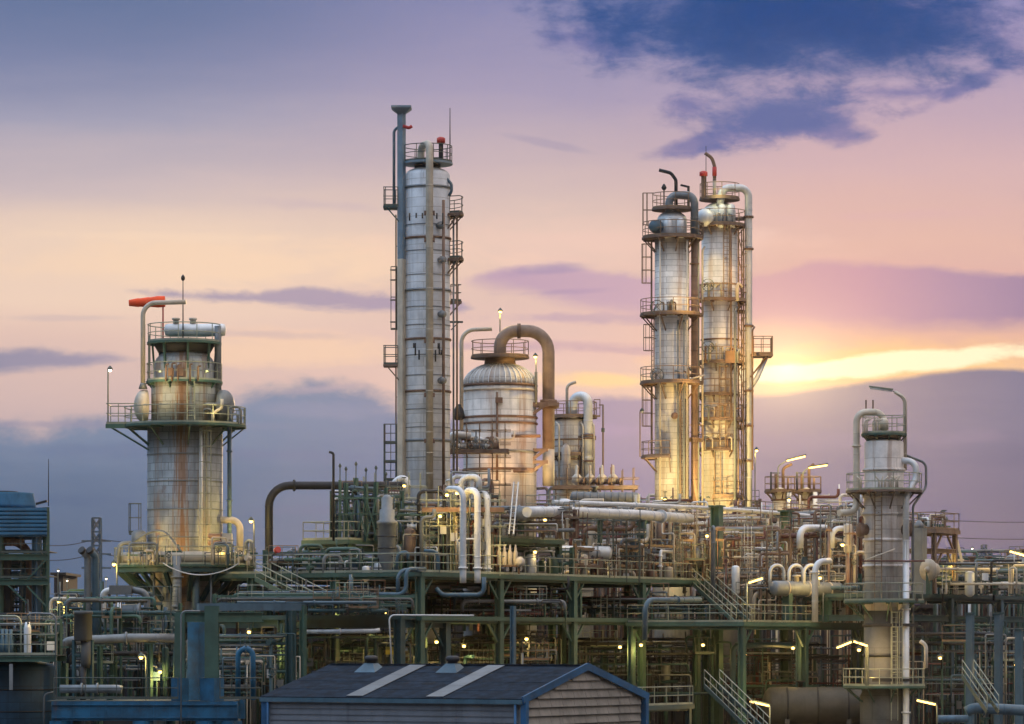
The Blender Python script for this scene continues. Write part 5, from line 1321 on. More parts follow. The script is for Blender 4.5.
# ---------------------------------------------------------------- vents and stack between fan unit and tower
t = thing('vent_stack', 'dark grey drum stack on the blue frame, below the angled ducts', 'stack', P(83, 700, 193))
MB().lathe(P(83, 641, 193), [(8.2 / 18, 0), (9 / 18, .12), (9 / 18, 1.45), (9.8 / 18, 1.47), (9.8 / 18, 1.62), (8 / 18, 1.64)], 20).build('drum', 'drum_dark', t)
MB().lathe(P(86, 668, 193), [(3 / 18, 0), (5.4 / 18, .25), (5.4 / 18, 1.5)], 16).build('lower_drum', 'drum_dark', t)
MB().lathe(P(83, 700, 193), [(3.2 / 18, 0), (3.2 / 18, 1.8)], 14).build('outlet', 'pipe_dark', t)
for px in (74, 92): MB().bar(P(px, 700, 193), P(px, 640, 193), .16).build('leg', 'steel_teal', t)
MB().bar(P(73, 655, 193), P(93, 655, 193), .16).build('cross_bar', 'steel_teal', t)
for i, (px, lab) in enumerate(((87.5, 'grey green duct with a dark angled mouth, nearer the cooling unit'), (95.5, 'grey green duct with a dark angled mouth, nearer the broad tower'))):
    Y = 204; t = thing('exhaust_duct', lab, 'duct', Vector((P(px, 0, Y).x, Y, 0)))
    MB().tube([Vector((P(px, 0, Y).x, Y, 0)), P(px, 557, Y), P(px - 5, 551, Y - .3)], .20, 14, .3).build('duct', 'steel_pale' if i else 'pipe_grey', t)
    MB().tube([P(px - 4.6, 551.4, Y - .28), P(px - 6.5, 549.5, Y - .4)], .23, 14).build('mouth', 'pipe_dark', t)
def exchanger():
    Y = 205; t = thing('heat_exchanger', 'grey exchanger with U bent pipes beneath the broad tower platform', 'exchanger', Vector((P(122, 0, Y).x, Y, 0)))
    MB().box(P(121, 590, Y), 22 / F * Y, .9, 9 / F * Y).build('header_box', 'pipe_grey', t)
    pipe(t, [(110, 640), (103, 612), (103, 592), (112, 590)], 6.5, 'pipe_white', Y, 'bent_pipe', .5, 14)
    pipe(t, [(132, 590), (147, 592), (147, 612), (140, 618), (126, 618)], 6.5, 'pipe_grey', Y, 'bent_pipe', .7, 14)
    MB().lathe(P(113, 612, Y - .6), [(.15, 0), (.45, .12), (.48, 1.4), (.55, 1.42), (.55, 1.6)], 18, Vector((1, 0, 0))).build('shell', 'pipe_grey', t)
    for px in (118, 120.5): pipe(t, [(px, 634, -1), (px, 602, -1)], 1.4, 'pipe_white', Y, 'sight_pipe')
    MB().ibeam(P(96, 625, Y), P(150, 625, Y), .3, .3).build('support_beam', 'steel_green', t)
    for px in (98, 148): MB().hcol(Vector((P(px, 0, Y).x, Y, 0)), P(px, 627, Y), .3).build('support_post', 'steel_green', t)
exchanger()
def run(name, lab, pts, d, mat, Y, br=None, fl=(), cat='pipe', n=14, sup=(), supz=None, smat='steel_green'):
    w = [P(p[0], p[1], Y + (p[2] if len(p) > 2 else 0)) for p in pts]
    zb = min(v.z for v in w)
    t = thing(name, lab, cat, Vector((w[0].x, w[0].y, zb)))
    pipe(t, pts, d, mat, Y, 'pipe', br, n, fl)
    for k in sup:
        q = P(k[0], k[1], Y + (k[2] if len(k) > 2 else 0)); MB().hcol(Vector((q.x, q.y, supz if supz is not None else 0)), q - ZV * M_(d, Y) / 2, .25).build('support', smat, t)
        MB().bar(q + Vector((-.3, 0, -M_(d, Y) / 2 - .05)), q + Vector((.3, 0, -M_(d, Y) / 2 - .05)), .25, .1).build('shoe', smat, t)
    return t
run('pipe_run', 'thick grey pipe crossing under the broad tower to the portal', [(60, 652), (66, 641), (130, 638), (175, 638)], 9, 'pipe_grey', 200, 1.0, (.3, .6), sup=((100, 640), (150, 638)))
run('pipe_run', 'grey pipe with a rounded end lying on the blue frame', [(60, 689), (118, 689), (122, 690)], 8.5, 'pipe_grey', 192, .3, (.35, .6), sup=((70, 692), (110, 692)), supz=Zof(701, 192))
run('pipe_run', 'big black insulated pipe rising by the stairs and bending over to the green columns', [(269, 640), (269, 485.5), (335, 485.5, 1), (402, 485.5, 2)], 8.2, 'pipe_dark', 216, 1.3, (.62,), sup=())
run('vent_hook', 'thin black vent hook over the green columns', [(333.5, 541), (333.5, 453), (329, 452)], 2.6, 'pipe_dark', 211, .3, (.5,), 'pipe')
run('pipe_run', 'long thick pale pipe resting on the green post behind the raised platform', [(527, 512, -13), (560, 511.5, -9), (640, 515, 0), (690, 518.5, 8)], 10, 'pipe_white', 226, .5, (.78,), sup=((600, 514),), supz=ZD)
run('pipe_run', 'long thin pale pipe crossing above the main deck towards the stained column', [(553, 502, -10), (640, 505, 0), (717, 508.5, 9), (786, 513.5, 14), (862, 521, 18)], 4.2, 'pipe_white', 228, .5, (.3, .6))
run('pipe_run', 'short orange brown pipe above the long thick pale pipe', [(594, 506), (635, 507.5, 3)], 5.5, 'pipe_rust', 236, .3, (.8,), sup=((610, 508),), supz=ZD)
# three white loops
for i, (x0, x1, yt, lab) in enumerate(((448, 463, 489, 'white elbow pipe lit yellow by the lamp at its bend'), (466, 477.5, 490.5, 'middle white elbow pipe standing on the main deck'), (478, 487.5, 494, 'outer white elbow pipe nearest the raised platform'))):
    run('elbow_pipe', lab, [(x0, yt + (8 if i else 1), 1.2 * i + 1.5), (x0 + 1, yt, 1.2 * i + .8), (x1, yt, 1.2 * i), (x1, 576, 1.2 * i), (x1, 583, 1.2 * i)], 6.6, 'pipe_white', 207 + i * 1.3, .6, (.88,))
run('pipe_loop', 'flat topped white bridge pipe above the three white loops', [(461, 494), (461, 477), (479, 477), (479, 489)], 6.4, 'pipe_white', 212, .6)
run('pipe_loop', 'white arched elbow at the foot of the tall tower', [(393, 500), (393, 482), (407, 476), (407, 494)], 7, 'pipe_white', 224, .7)
run('pipe_run', 'pale blue double bend pipe hanging over the main deck corner', [(398, 596, .8), (398, 570, .8), (416, 570, 1.4), (424, 572, 2)], 4.2, 'pipe_blue', 203, .6)
run('pipe_run', 'pale blue pipe dropping from deck level and running towards the stairs', [(379, 594.5), (406, 594.5), (406, 569), (425, 569, 1.5)], 4.2, 'steel_pale', 203.6, .5)
run('pipe_loop', 'small teal arch pipe with flanges in front of the tall tower foot', [(397, 574), (397, 554), (408, 551), (408, 560)], 3.2, 'steel_pale', 206, .4)
run('pipe_loop', 'pale green arch pipe on the main deck left of the white loops', [(424, 551), (438, 551), (438, 574)], 4.0, 'steel_pale', 206.5, .5)
run('pipe_run', 'pale grey U pipe slung beneath the main deck corner', [(436, 588), (442, 595), (480, 595), (484, 590), (484, 577)], 4.6, 'steel_pale', 206, .5)
run('pipe_run', 'teal elbow pipe under the main deck going down behind the shed gable', [(700, 600, 6), (668, 600, 2), (645, 600), (645, 640)], 5.5, 'steel_pale', 214, .8, (.35,), sup=())
run('pipe_run', 'thin pale conduit stepping along the low beam bridge', [(393, 690), (389, 615), (470, 615.5, 1), (474, 615.5, 1)], 1.6, 'pipe_white', 200, .3)
run('pipe_run', 'pale pipe with a rounded end under the low beam bridge', [(300, 632), (374, 631), (380, 630)], 4.4, 'pipe_white', 203, .4, (.5,))
run('pipe_run', 'tall pale elbow pipe standing on the lower deck behind its railing', [(815, 622), (815, 562), (830, 561, 1)], 6.5, 'pipe_white', 226, 1.0, (.6,))
run('pipe_run', 'dark green pipe bend in the shadows under the lower deck', [(733, 724), (733, 648), (742, 645), (790, 645, 3)], 6, 'steel_teal', 226, .9)
run('pipe_loop', 'fat white bend above the red brown pipe beside the stained column', [(800, 548), (800, 528), (826, 528, 2), (828, 529, 2)], 7, 'pipe_white', 233, .9)
run('pipe_loop', 'white bend pipe close to the stained column, above the railing', [(832, 548), (832, 529), (848, 528, 1)], 5.5, 'pipe_white', 231, .8)
run('pipe_run', 'red brown pipe beneath the fat white bend', [(780, 536), (850, 535, 2)], 5, 'redbrown', 233.5, .4, (.4,))
for i, x in enumerate((770, 789, 804)):
    run('pipe_loop', ('small white arch pipe nearest the lower stairs', 'small white arch pipe in the middle of its row of three', 'small white arch pipe nearest the tall pale elbow')[i], [(x, 590), (x, 565), (x + 14, 565, .5), (x + 14, 585, .5)], 3.2, 'pipe_white', 229.5, .6)
run('pipe_run', 'yellow lit pipe dropping beside the stained column base', [(926, 668), (926, 645), (920, 641)], 4, 'pipe_beige', 219, .5)
run('pipe_run', 'blue grey pipe lying along the bottom right beneath the blue posts', [(966, 712), (974, 708), (1060, 712)], 11, 'pipe_blue', 216, 1.0, (.2,), sup=((985, 712), (1030, 712)))
run('pipe_run', 'pipe end resting low beside the stained column foot', [(938, 719), (968, 719)], 8, 'pipe_blue', 214, .4, sup=((950, 722),))
run('double_riser', 'pair height blue riser with bent top, left of the shed', [(238, 700), (238, 652), (246, 648)], 5.4, 'steel_blue', 197, .5, cat='pipe')
run('double_riser', 'blue riser with bent top nearest the shed roof corner', [(253, 700), (253, 652), (246, 648)], 5.4, 'steel_blue', 196.6, .5, cat='pipe')

# ---------------------------------------------------------------- vessels on decks
drum('ribbed grey drum lying under the scaffold by the white gooseneck', (570, 498), (640, 499), 13, 250, 'pipe_grey', saddle_to=520, bands=9, bmat='pipe_grey', saddle_mat='steel_rust')
drum('grey drum on the lower deck behind the railing, beside the tall pale elbow', (772, 588), (842, 590), 15, 228.5, 'pipe_grey', saddle_to=622, bands=3, dYb=3, bmat='pipe_beige', saddle_mat='steel_green')
drum('thick white drum behind the raised platform, above the main deck railing', (560, 552), (612, 553), 13, 224.5, 'pipe_white', saddle_to=582, bands=2, bmat='pipe_grey', saddle_mat='steel_rust')
drum('grey drum seen between the two green posts above the main deck', (646, 556), (702, 558), 21, 236.5, 'pipe_grey', saddle_to=584, bands=4, bmat='pipe_rust', saddle_mat='steel_rust')
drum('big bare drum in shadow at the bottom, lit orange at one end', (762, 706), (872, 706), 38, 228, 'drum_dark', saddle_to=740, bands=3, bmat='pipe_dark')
drum('flanged pale vessel on the far deck beyond the stained column', (952, 569), (1008, 568), 12.5, 242, 'pipe_white', saddle_to=594, bands=6, bmat='pipe_rust', saddle_mat='pipe_beige', nozzles=2, dYb=3)
drum('grey vessel at the picture edge beside the flanged vessel', (1004, 566), (1060, 566), 22, 238, 'pipe_grey', saddle_to=594, bands=3, bmat='pipe_rust', saddle_mat='steel_pale')
drum('short white drum low on the far deck in front of the flanged vessel', (988, 586), (1020, 586), 9, 236, 'pipe_white', saddle_to=595, bands=2, saddle_mat='steel_pale')
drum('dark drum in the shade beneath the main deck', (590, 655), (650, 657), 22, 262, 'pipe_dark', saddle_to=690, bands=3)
t = thing('round_hatch', 'pale round dished hatch facing out beside the stained column', 'hatch', P(928, 594, 226))
MB().lathe(P(929, 570, 226), [(.45, -.6), (.45, 0), (.72, 0), (.72, .12), (.3, .16), (.16, .17), (.16, .3), (.05, .31)], 24, Vector((-.75, -.66, 0))).build('cover', 'pipe_beige', t)
MB().bar(P(929, 594, 226), P(929, 572, 226), .3).build('stand', 'steel_green', t)
t = thing('cylinder_bank', 'yellow lit bank of small vertical cylinders under the raised platform', 'cylinders', P(508, 575, 213))
for k in range(4): MB().lathe(P(499 + k * 5.5, 566, 213), [(.09, 0), (.14, .1), (.15, .8), (.08, .95), (.05, 1.3)], 12).build('cylinder', 'pipe_beige', t)
MB().bar(P(495, 566, 213), P(522, 566, 213), .4, .1).bar(P(497, 574, 213), P(497, 567, 213), .1).bar(P(519, 574, 213), P(519, 567, 213), .1).build('rack', 'pipe_rust', t)
MB().lathe(P(520, 562, 212.6), [(.1, 0), (.3, .1), (.3, .5), (.1, .6)], 14, Vector((0, -1, 0))).build('motor', 'pipe_beige', t)
point(t, P(506, 551, 211.5), 22)
t = thing('blue_drum_end', 'flat grey blue drum end on the raised platform', 'vessel', P(520, 536, 214))
MB().lathe(P(521, 514, 215), [(.1, 0), (.42, .06), (.48, .3), (.48, 2.2), (.3, 2.4)], 22, Vector((.15, 1, 0))).build('shell', 'pipe_grey', t)
MB().bar(P(521, 534, 216), P(521, 518, 216), .3).build('saddle', 'steel_green', t)
t = thing('step_ladder', 'white ladder leaning above the raised platform', 'ladder', P(512, 535, 213))
for dx in (0, 4.5): MB().bar(P(509 + dx, 534, 212.5), P(514 + dx, 482, 213.5), .07).build('stile', 'pipe_white', t)
mb = MB()
for k in range(14): mb.bar(P(509.4 + 5 * k / 14, 530 - k * 3.5, 212.6 + k * .07), P(513.9 + 5 * k / 14, 530 - k * 3.5, 212.6 + k * .07), .04)
mb.build('rungs', 'pipe_white', t)
# green column cluster
for i, (px, w, yt) in enumerate(((340, 2.2, 480), (346, 3.4, 483), (356, 3.6, 478), (366, 3.4, 484), (376, 3.6, 482), (386, 3.0, 488))):
    Y = 212.5 + (i % 3) * .8; a = P(px, yt, Y); b = P(px, 541, Y)
    t = thing('steel_post', 'green column on the raised platform, ' + ('slimmest, beside the black vent hook', 'second from the black vent hook', 'third from the black vent hook', 'fourth from the black vent hook', 'fifth from the black vent hook', 'farthest from the black vent hook')[i], 'post', b, 'green columns on the raised platform')
    MB().hcol(b, a, M_(w, Y)).build('post', 'steel_green', t)
    MB().tube([a, a + ZV * .8], .035, 6).lathe(a + ZV * .75, [(.05, 0), (.1, .1), (.04, .25)], 8).build('tip', 'rail_dark', t)
t = thing('column_ties', 'crossed green ties bracing the columns on the raised platform', 'bracing', P(362, 541, 212.2))
for y in (498, 514): MB().bar(P(338, y, 212.2), P(388, y, 212.2), .1).build('tie', 'steel_green', t)
for x in (347, 357, 367): MB().bar(P(x, 536, 212.2), P(x + 9, 500, 212.2), .07).bar(P(x, 500, 212.15), P(x + 9, 536, 212.15), .07).build('cross_brace', 'steel_green', t)
t = thing('blue_pot', 'grey blue stepped pot beside the green columns', 'vessel', P(387, 575, 209))
MB().lathe(P(387, 575, 209), [(.2, 0), (.3, .4), (.55, 1.0), (.55, 3.0), (.62, 3.05), (.62, 3.2), (.45, 3.3), (.45, 3.9), (.34, 3.95), (.34, 4.6), (.1, 4.8)], 20).build('shell', 'pipe_grey', t)
for z in (1.6, 2.3): MB().ring(P(387, 575, 209) + ZV * z, .57, .04).build('band', 'pipe_dark', t)
# small columns T8
for i, (px, lab) in enumerate(((780, 'small fat column under the lit bent lamp, nearer the paired towers'), (806, 'small fat column nearer the stained column'))):
    Y = 272; s = F / Y; c = P(px, 640, Y); t = thing('process_column', lab, 'column', Vector((c.x, Y, 0)))
    R = 8 / s
    MB().lathe(Vector((c.x, Y, 0)), [(R * 1.02, 0), (R * 1.02, Zof(574, Y))], 20).build('skirt', 'clad_shaded', t)
    MB().lathe(Vector((c.x, Y, 0)), [(R, Zof(575, Y)), (R, Zof(494, Y))] + dome(R, .5, Zof(494, Y))[1:], 24).build('shell', 'clad_twin', t)
    platform(t, Vector((c.x, Y, 0)), Zof(491, Y), R * .5, 15.5 / s, 0, 360, 'steel_rust', 'rail_rust')
    pipe(t, [(px - 4, 490), (px - 4, 474)], 3.6, 'pipe_rust', Y); pipe(t, [(px + 3, 490), (px + 3, 468), (px + (8 if i else 12), 464)], 3, 'pipe_rust', Y, br=.4)
    pipe(t, [(px - 9, 490, -1), (px - 9, 472, -1)], 2, 'pipe_dark', Y); pipe(t, [(px + 8, 490, -1), (px + 8, 478, -1)], 2.4, 'pipe_rust', Y)
    pipe(t, [(px + 9, 492, -1), (px + 9, 520, -1), (px + 14, 522, -1)], 5, 'pipe_white', Y, br=.8)
    for y in (500, 512): band(t, Vector((c.x, Y, 0)), Zof(y, Y), R, 'pipe_rust', .08)
    handwheel(t, P(px - 4, 473, Y), ZV, .35)
# far right top platform frame
OT = P(934, 530, 230)
grid_frame('access_tower', 'rusty railed access tower with yellow lit legs beyond the stained column', OT, 1, 3.4, 1, 2.4, OR.z + .07, [OT.z - 1.2, OT.z], 'steel_rust', 'steel_rust', .28, .28, floors=[OT.z], rails=[OT.z], rmat='rail_rust', rail_sides='0123')
t = thing('filter_vessel', 'tall grey box vessel between the stained column and access tower', 'vessel', P(919, 594, 229))
MB().box((P(919, 594, 229) + P(919, 528, 229)) / 2, .75, .8, P(919, 528, 229).z - P(919, 594, 229).z, E1).build('body', 'pipe_grey', t)
MB().lathe(P(919, 528, 229), [(.35, 0), (.35, .2), (.1, .5)], 12).build('lid', 'pipe_grey', t)
t = thing('a_frame', 'yellow lit A shaped lifting frame beyond the access tower', 'lifting frame', P(957, 594, 236))
MB().bar(P(951, 562, 236), P(955, 540, 236), .16).bar(P(962, 562, 236), P(957, 540, 236), .16).bar(P(949, 560, 236), P(964, 560, 236), .14).bar(P(951, 562, 236), P(951, 594, 236), .16).bar(P(962, 562, 236), P(962, 594, 236), .16).build('frame', 'pipe_beige', t)
point(t, P(950, 566, 232.5), 55, (1, .75, .2))
# ---------------------------------------------------------------- scaffolds
scaffold('rusty scaffold carrying four valve bulbs behind the white gooseneck', 556, 634, (478, 486, 494), 520, 470, 254, 2.4, 8, boards=(490,))
for i, x in enumerate((577, 590, 602, 613)):
    t = thing('relief_valve', ('relief valve bulb on the scaffold nearest the gooseneck foot', 'second relief valve bulb from the gooseneck foot', 'third relief valve bulb from the gooseneck foot', 'relief valve bulb on the scaffold farthest from the gooseneck')[i], 'valve', P(x, 489, 254.8), 'relief valves on the scaffold')
    MB().lathe(P(x, 489, 254.8), [(.12, 0), (.12, .3), (.36, .5), (.38, .85), (.2, 1.05), (.12, 1.1), (.1, 1.7), (.05, 1.75)], 14).build('body', 'pipe_beige', t)
    MB().lathe(P(x, 482, 254.8), [(.2, 0), (.2, .55), (.3, .55), (.3, .65)], 10, Vector((.9, -.4, 0))).build('outlet', 'pipe_rust', t)
scaffold('rusty scaffold with boards in front of the fat domed vessel', 441, 505, (430, 443, 456, 470, 484), 520, 425, 236, 2.2, 6, boards=(454,))
scaffold('plain tube scaffold around the foot of the tall tower', 352, 420, (486, 498, 508, 520, 534), 574, 478, 222, 2.0, 7, mat='rail')
scaffold('tube scaffold beside the white loops on the main deck', 426, 500, (500, 512, 526, 545), 576, 492, 212, 2.0, 7, mat='rail', bmat='pipe_rust', boards=(513,))
scaffold('bare tube scaffold above the main deck railing by the thick white drum', 574, 640, (520, 534, 556), 582, 512, 225, 1.8, 6, mat='rail_dark')
t = thing('scaffold_valves', 'group of grey bends and valves on the boards in front of the domed vessel', 'pipework', P(465, 453, 236.8))
for k in range(6):
    x = 452 + k * 8; valve(t, P(x, 446, 236.8), Vector((1, 0, 0)) if k % 2 else ZV, .2, ('pipe_grey', 'pipe_white', 'pipe_rust')[k % 3]); pipe(t, [(x, 453, .8), (x, 440, .8), (x + 6, 437, .8), (x + 6, 452, .8)], 3.2, ('pipe_white', 'pipe_rust', 'pipe_beige')[k % 3], 236, br=.4)
pipe(t, [(449, 452, .4), (449, 440, .4), (453, 434, .4), (470, 436, .8)], 7, 'pipe_white', 236, br=.6)
# ---------------------------------------------------------------- connected pipework on the decks
UP = ['pipe_white', 'pipe_beige', 'pipe_grey', 'pipe_beige', 'pipe_rust', 'steel_rust', 'pipe_grey', 'redbrown']
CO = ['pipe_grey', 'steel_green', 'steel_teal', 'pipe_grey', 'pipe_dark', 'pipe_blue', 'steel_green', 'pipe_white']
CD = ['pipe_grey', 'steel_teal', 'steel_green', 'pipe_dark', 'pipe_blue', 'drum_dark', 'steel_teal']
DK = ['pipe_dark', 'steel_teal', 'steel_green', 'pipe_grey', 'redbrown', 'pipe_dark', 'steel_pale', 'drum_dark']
dz = ZD + .07
manifold('pipework on the main deck between stairs and tall tower', 265, 400, 545, 578, 208, 214, 40, 1, CO, zmin=dz, edge=True, dmax=.3)
manifold('crowded pipework rising round the foot of the tall tower', 385, 470, 490, 574, 211, 221, 60, 2, CO + UP, zmin=dz, edge=True, dmax=.3)
manifold('tangled pipework beneath the scaffold of the domed vessel', 440, 492, 470, 575, 216, 228, 70, 3, UP, zmin=dz, edge=True, fmat='steel_rust', dmax=.34)
manifold('pipework filling the raised platform behind its railing', 490, 575, 505, 534, 215.2, 218, 20, 4, UP, zmin=OU.z + .07, fmat='steel_rust')
manifold('pipework under the raised platform, lit yellow', 488, 572, 542, 577, 217, 222, 16, 5, ['pipe_beige', 'pipe_white', 'steel_green', 'pipe_grey'], zmin=dz, edge=True)
manifold('dense rusty pipework behind the long thick pale pipe', 560, 650, 500, 580, 226, 238, 90, 6, UP, zmin=dz, edge=True, fmat='steel_rust', dmax=.34)
manifold('dense warm pipework at the foot of the shorter paired tower', 640, 720, 500, 583, 234, 246, 90, 7, UP, zmin=dz, edge=True, fmat='steel_rust', dmax=.34)
manifold('dense warm pipework between the paired towers and small fat columns', 700, 770, 505, 590, 238, 250, 90, 8, UP, zmin=ZL, fmat='steel_rust', dmax=.34)
manifold('dense warm pipework under the twin small fat columns', 760, 830, 505, 590, 242, 256, 90, 9, UP, zmin=ZL, fmat='steel_rust', dmax=.34)
manifold('dense pipework crowding the near side of the stained column', 815, 866, 500, 600, 230, 242, 70, 10, UP, zmin=OC.z + .07, fmat='steel_rust', dmax=.3)
manifold('low pipework behind the railing of the lower deck', 750, 860, 565, 622, 231, 236, 36, 11, UP + CO, zmin=OC.z + .07, dmax=.35)
manifold('pipework lining the main deck railing left of the flight of stairs', 575, 700, 545, 582, 222, 232, 24, 12, UP + CO, zmin=dz, edge=True, dmax=.35)
manifold('pipework on the far deck round the flanged vessel', 905, 1040, 560, 594, 231, 240, 60, 13, ['pipe_white', 'pipe_beige', 'steel_pale', 'pipe_grey', 'pipe_beige', 'pipe_dark'], zmin=OR.z + .07, dmax=.35)
manifold('small pipework on the access tower beyond the stained column', 908, 945, 512, 529, 232.5, 236, 16, 14, UP, zmin=OT.z + .07, posts=False, dmax=.2, kinds='rrvvss')
manifold('distant pipework beyond the far deck vessels', 935, 1045, 545, 600, 262, 280, 60, 15, UP + CO, zmin=4, dmax=.34)
manifold('upper pipework behind the paired towers feet', 610, 760, 488, 560, 268, 290, 90, 16, UP, zmin=6, fmat='steel_rust', dmax=.3)
manifold('upper pipework behind the fat domed vessel', 530, 640, 486, 560, 272, 290, 70, 17, UP, zmin=6, fmat='steel_rust', dmax=.3)
manifold('pipework towering behind the lower deck, near the stained column', 745, 870, 488, 600, 262, 280, 90, 18, UP, zmin=3, fmat='steel_rust', dmax=.3)
manifold('fine pipework among the green columns on the raised platform', 332, 402, 482, 540, 213, 217, 60, 41, CO, zmin=OV.z + .07, dmax=.2)
manifold('fine pipework right behind the railing below the long thick pale pipe', 575, 640, 537, 582, 219, 224, 28, 42, UP, zmin=dz, edge=True, fmat='rail_rust', dmax=.2)
manifold('fine pipework right behind the railing at the top of the green stairs', 640, 705, 532, 584, 226, 232, 28, 43, UP, zmin=dz, edge=True, fmat='rail_rust', dmax=.2)
manifold('fine warm pipework above the lower deck between the two green posts', 712, 790, 520, 600, 230, 238, 70, 44, UP, zmin=OC.z, fmat='rail_rust', dmax=.25)
manifold('fine warm pipework above the lower deck beside the small fat columns', 785, 862, 505, 600, 236, 246, 70, 45, UP, zmin=OC.z, fmat='rail_rust', dmax=.25)
manifold('fine pipework round the white loops below the domed vessel', 455, 489, 480, 575, 211, 216, 30, 46, UP, zmin=dz, edge=True, fmat='rail', dmax=.2)
manifold('fine pipework on the low beam bridge behind the portal', 215, 415, 590, 616, 201, 206, 60, 47, CD, zmin=ZL + .12, dmax=.2)
for lab, px, Y, n1, ys, cm, zb in (
    ('rusty two storey pipe rack behind the thick white drum', 585, 231, 3, (552, 530), 'steel_rust', ZD + .07),
    ('rusty three storey pipe rack below the small fat columns', 745, 247, 4, (566, 542, 517), 'steel_rust', ZD - 2),
    ('green two storey pipe rack at the foot of the tall tower', 400, 216, 2, (548, 520), 'steel_green', ZD + .07),
    ('rusty pipe rack in front of the paired towers feet', 655, 240, 3, (545, 520), 'steel_rust', ZD + .07)):
    grid_frame('pipe_rack', lab, P(px, 600, Y), n1, 4.4, 1, 3.2, zb, [Zof(y, Y) for y in ys], cm, cm, .22, .2, floors=[Zof(y, Y) for y in ys], rails=[Zof(y, Y) for y in ys], rail_sides='03', rmat='rail_rust' if cm == 'steel_rust' else 'rail', braces=False)
# shaded pipework between the decks and at ground level
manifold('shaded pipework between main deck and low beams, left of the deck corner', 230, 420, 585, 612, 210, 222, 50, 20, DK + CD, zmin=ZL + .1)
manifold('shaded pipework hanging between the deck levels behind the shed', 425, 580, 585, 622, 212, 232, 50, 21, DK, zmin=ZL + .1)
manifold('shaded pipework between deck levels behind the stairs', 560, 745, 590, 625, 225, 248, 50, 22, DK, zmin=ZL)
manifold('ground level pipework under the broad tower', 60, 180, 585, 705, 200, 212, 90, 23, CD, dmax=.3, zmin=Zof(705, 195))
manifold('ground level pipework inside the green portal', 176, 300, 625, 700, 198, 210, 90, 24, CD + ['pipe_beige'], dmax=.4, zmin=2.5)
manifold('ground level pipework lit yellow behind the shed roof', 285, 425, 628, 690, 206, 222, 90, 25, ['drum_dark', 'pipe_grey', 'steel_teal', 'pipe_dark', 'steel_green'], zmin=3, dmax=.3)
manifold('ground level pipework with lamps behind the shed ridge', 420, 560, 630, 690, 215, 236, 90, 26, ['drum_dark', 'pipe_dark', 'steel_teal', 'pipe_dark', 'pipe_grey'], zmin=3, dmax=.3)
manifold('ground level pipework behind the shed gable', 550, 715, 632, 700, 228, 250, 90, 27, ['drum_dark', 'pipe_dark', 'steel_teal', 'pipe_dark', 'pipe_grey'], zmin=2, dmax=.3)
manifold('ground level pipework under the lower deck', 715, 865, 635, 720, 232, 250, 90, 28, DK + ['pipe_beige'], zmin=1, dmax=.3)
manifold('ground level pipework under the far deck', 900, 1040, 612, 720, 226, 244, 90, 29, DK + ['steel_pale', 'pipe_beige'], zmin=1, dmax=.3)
manifold('pipework between the cooling unit and broad tower', 50, 110, 590, 640, 214, 232, 50, 30, CD + ['pipe_beige'], zmin=3, dmax=.3)
manifold('pipework heaped over the tank platform', -25, 60, 612, 658, 196, 200, 40, 31, CD, zmin=Zof(657, 194), dmax=.3)
manifold('pipework inside the cooling unit frame', -25, 44, 545, 640, 234, 239, 46, 32, CD, zmin=4, dmax=.34)
manifold('pipework standing on the ring platform of the broad tower', 118, 170, 535, 566, 209.5, 211.5, 9, 33, ['pipe_grey', 'pipe_beige', 'pipe_grey'], zmin=Zof(566, 213), posts=False, dmax=.2, kinds='rrvvss')
manifold('pipework at the outer end of the broad tower ring platform', 204, 252, 535, 566, 209.8, 212, 9, 34, ['pipe_grey', 'pipe_beige', 'pipe_blue'], zmin=Zof(566, 213), posts=False, dmax=.2, kinds='rrvvss')
# ---------------------------------------------------------------- dark halls added behind, blocking the sky under the decks
def hall(lab, x0, x1, yt, Y, dep, win=True, seed=0):
    a, b = P(x0, yt, Y), P(x1, yt, Y); z = a.z; w = b.x - a.x
    t = thing('backdrop_hall', lab, 'building', Vector(((a.x + b.x) / 2, Y, 0)))
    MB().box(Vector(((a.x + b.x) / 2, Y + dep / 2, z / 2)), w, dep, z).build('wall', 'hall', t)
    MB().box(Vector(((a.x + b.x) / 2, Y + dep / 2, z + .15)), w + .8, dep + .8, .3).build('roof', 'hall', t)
    rn = random.Random(seed); n = int(w / 2.2)
    for i in range(n):
        x = a.x + w * (i + .5) / n
        MB().bar(Vector((x, Y - .1, 0)), Vector((x, Y - .1, z)), .25).build('pilaster', 'hall', t)
    return t
hall('long dark hall added beneath the main deck to block the sky', 250, 600, 590, 292, 12, seed=1)
hall('dark hall added beneath the lower deck to block the sky', 596, 905, 594, 300, 12, seed=2)
hall('dark low hall added behind the far deck posts to block the sky', 905, 1060, 608, 296, 12, seed=3)
hall('low dark hall added behind the broad tower foot to block the sky', 60, 252, 618, 290, 12, seed=4)
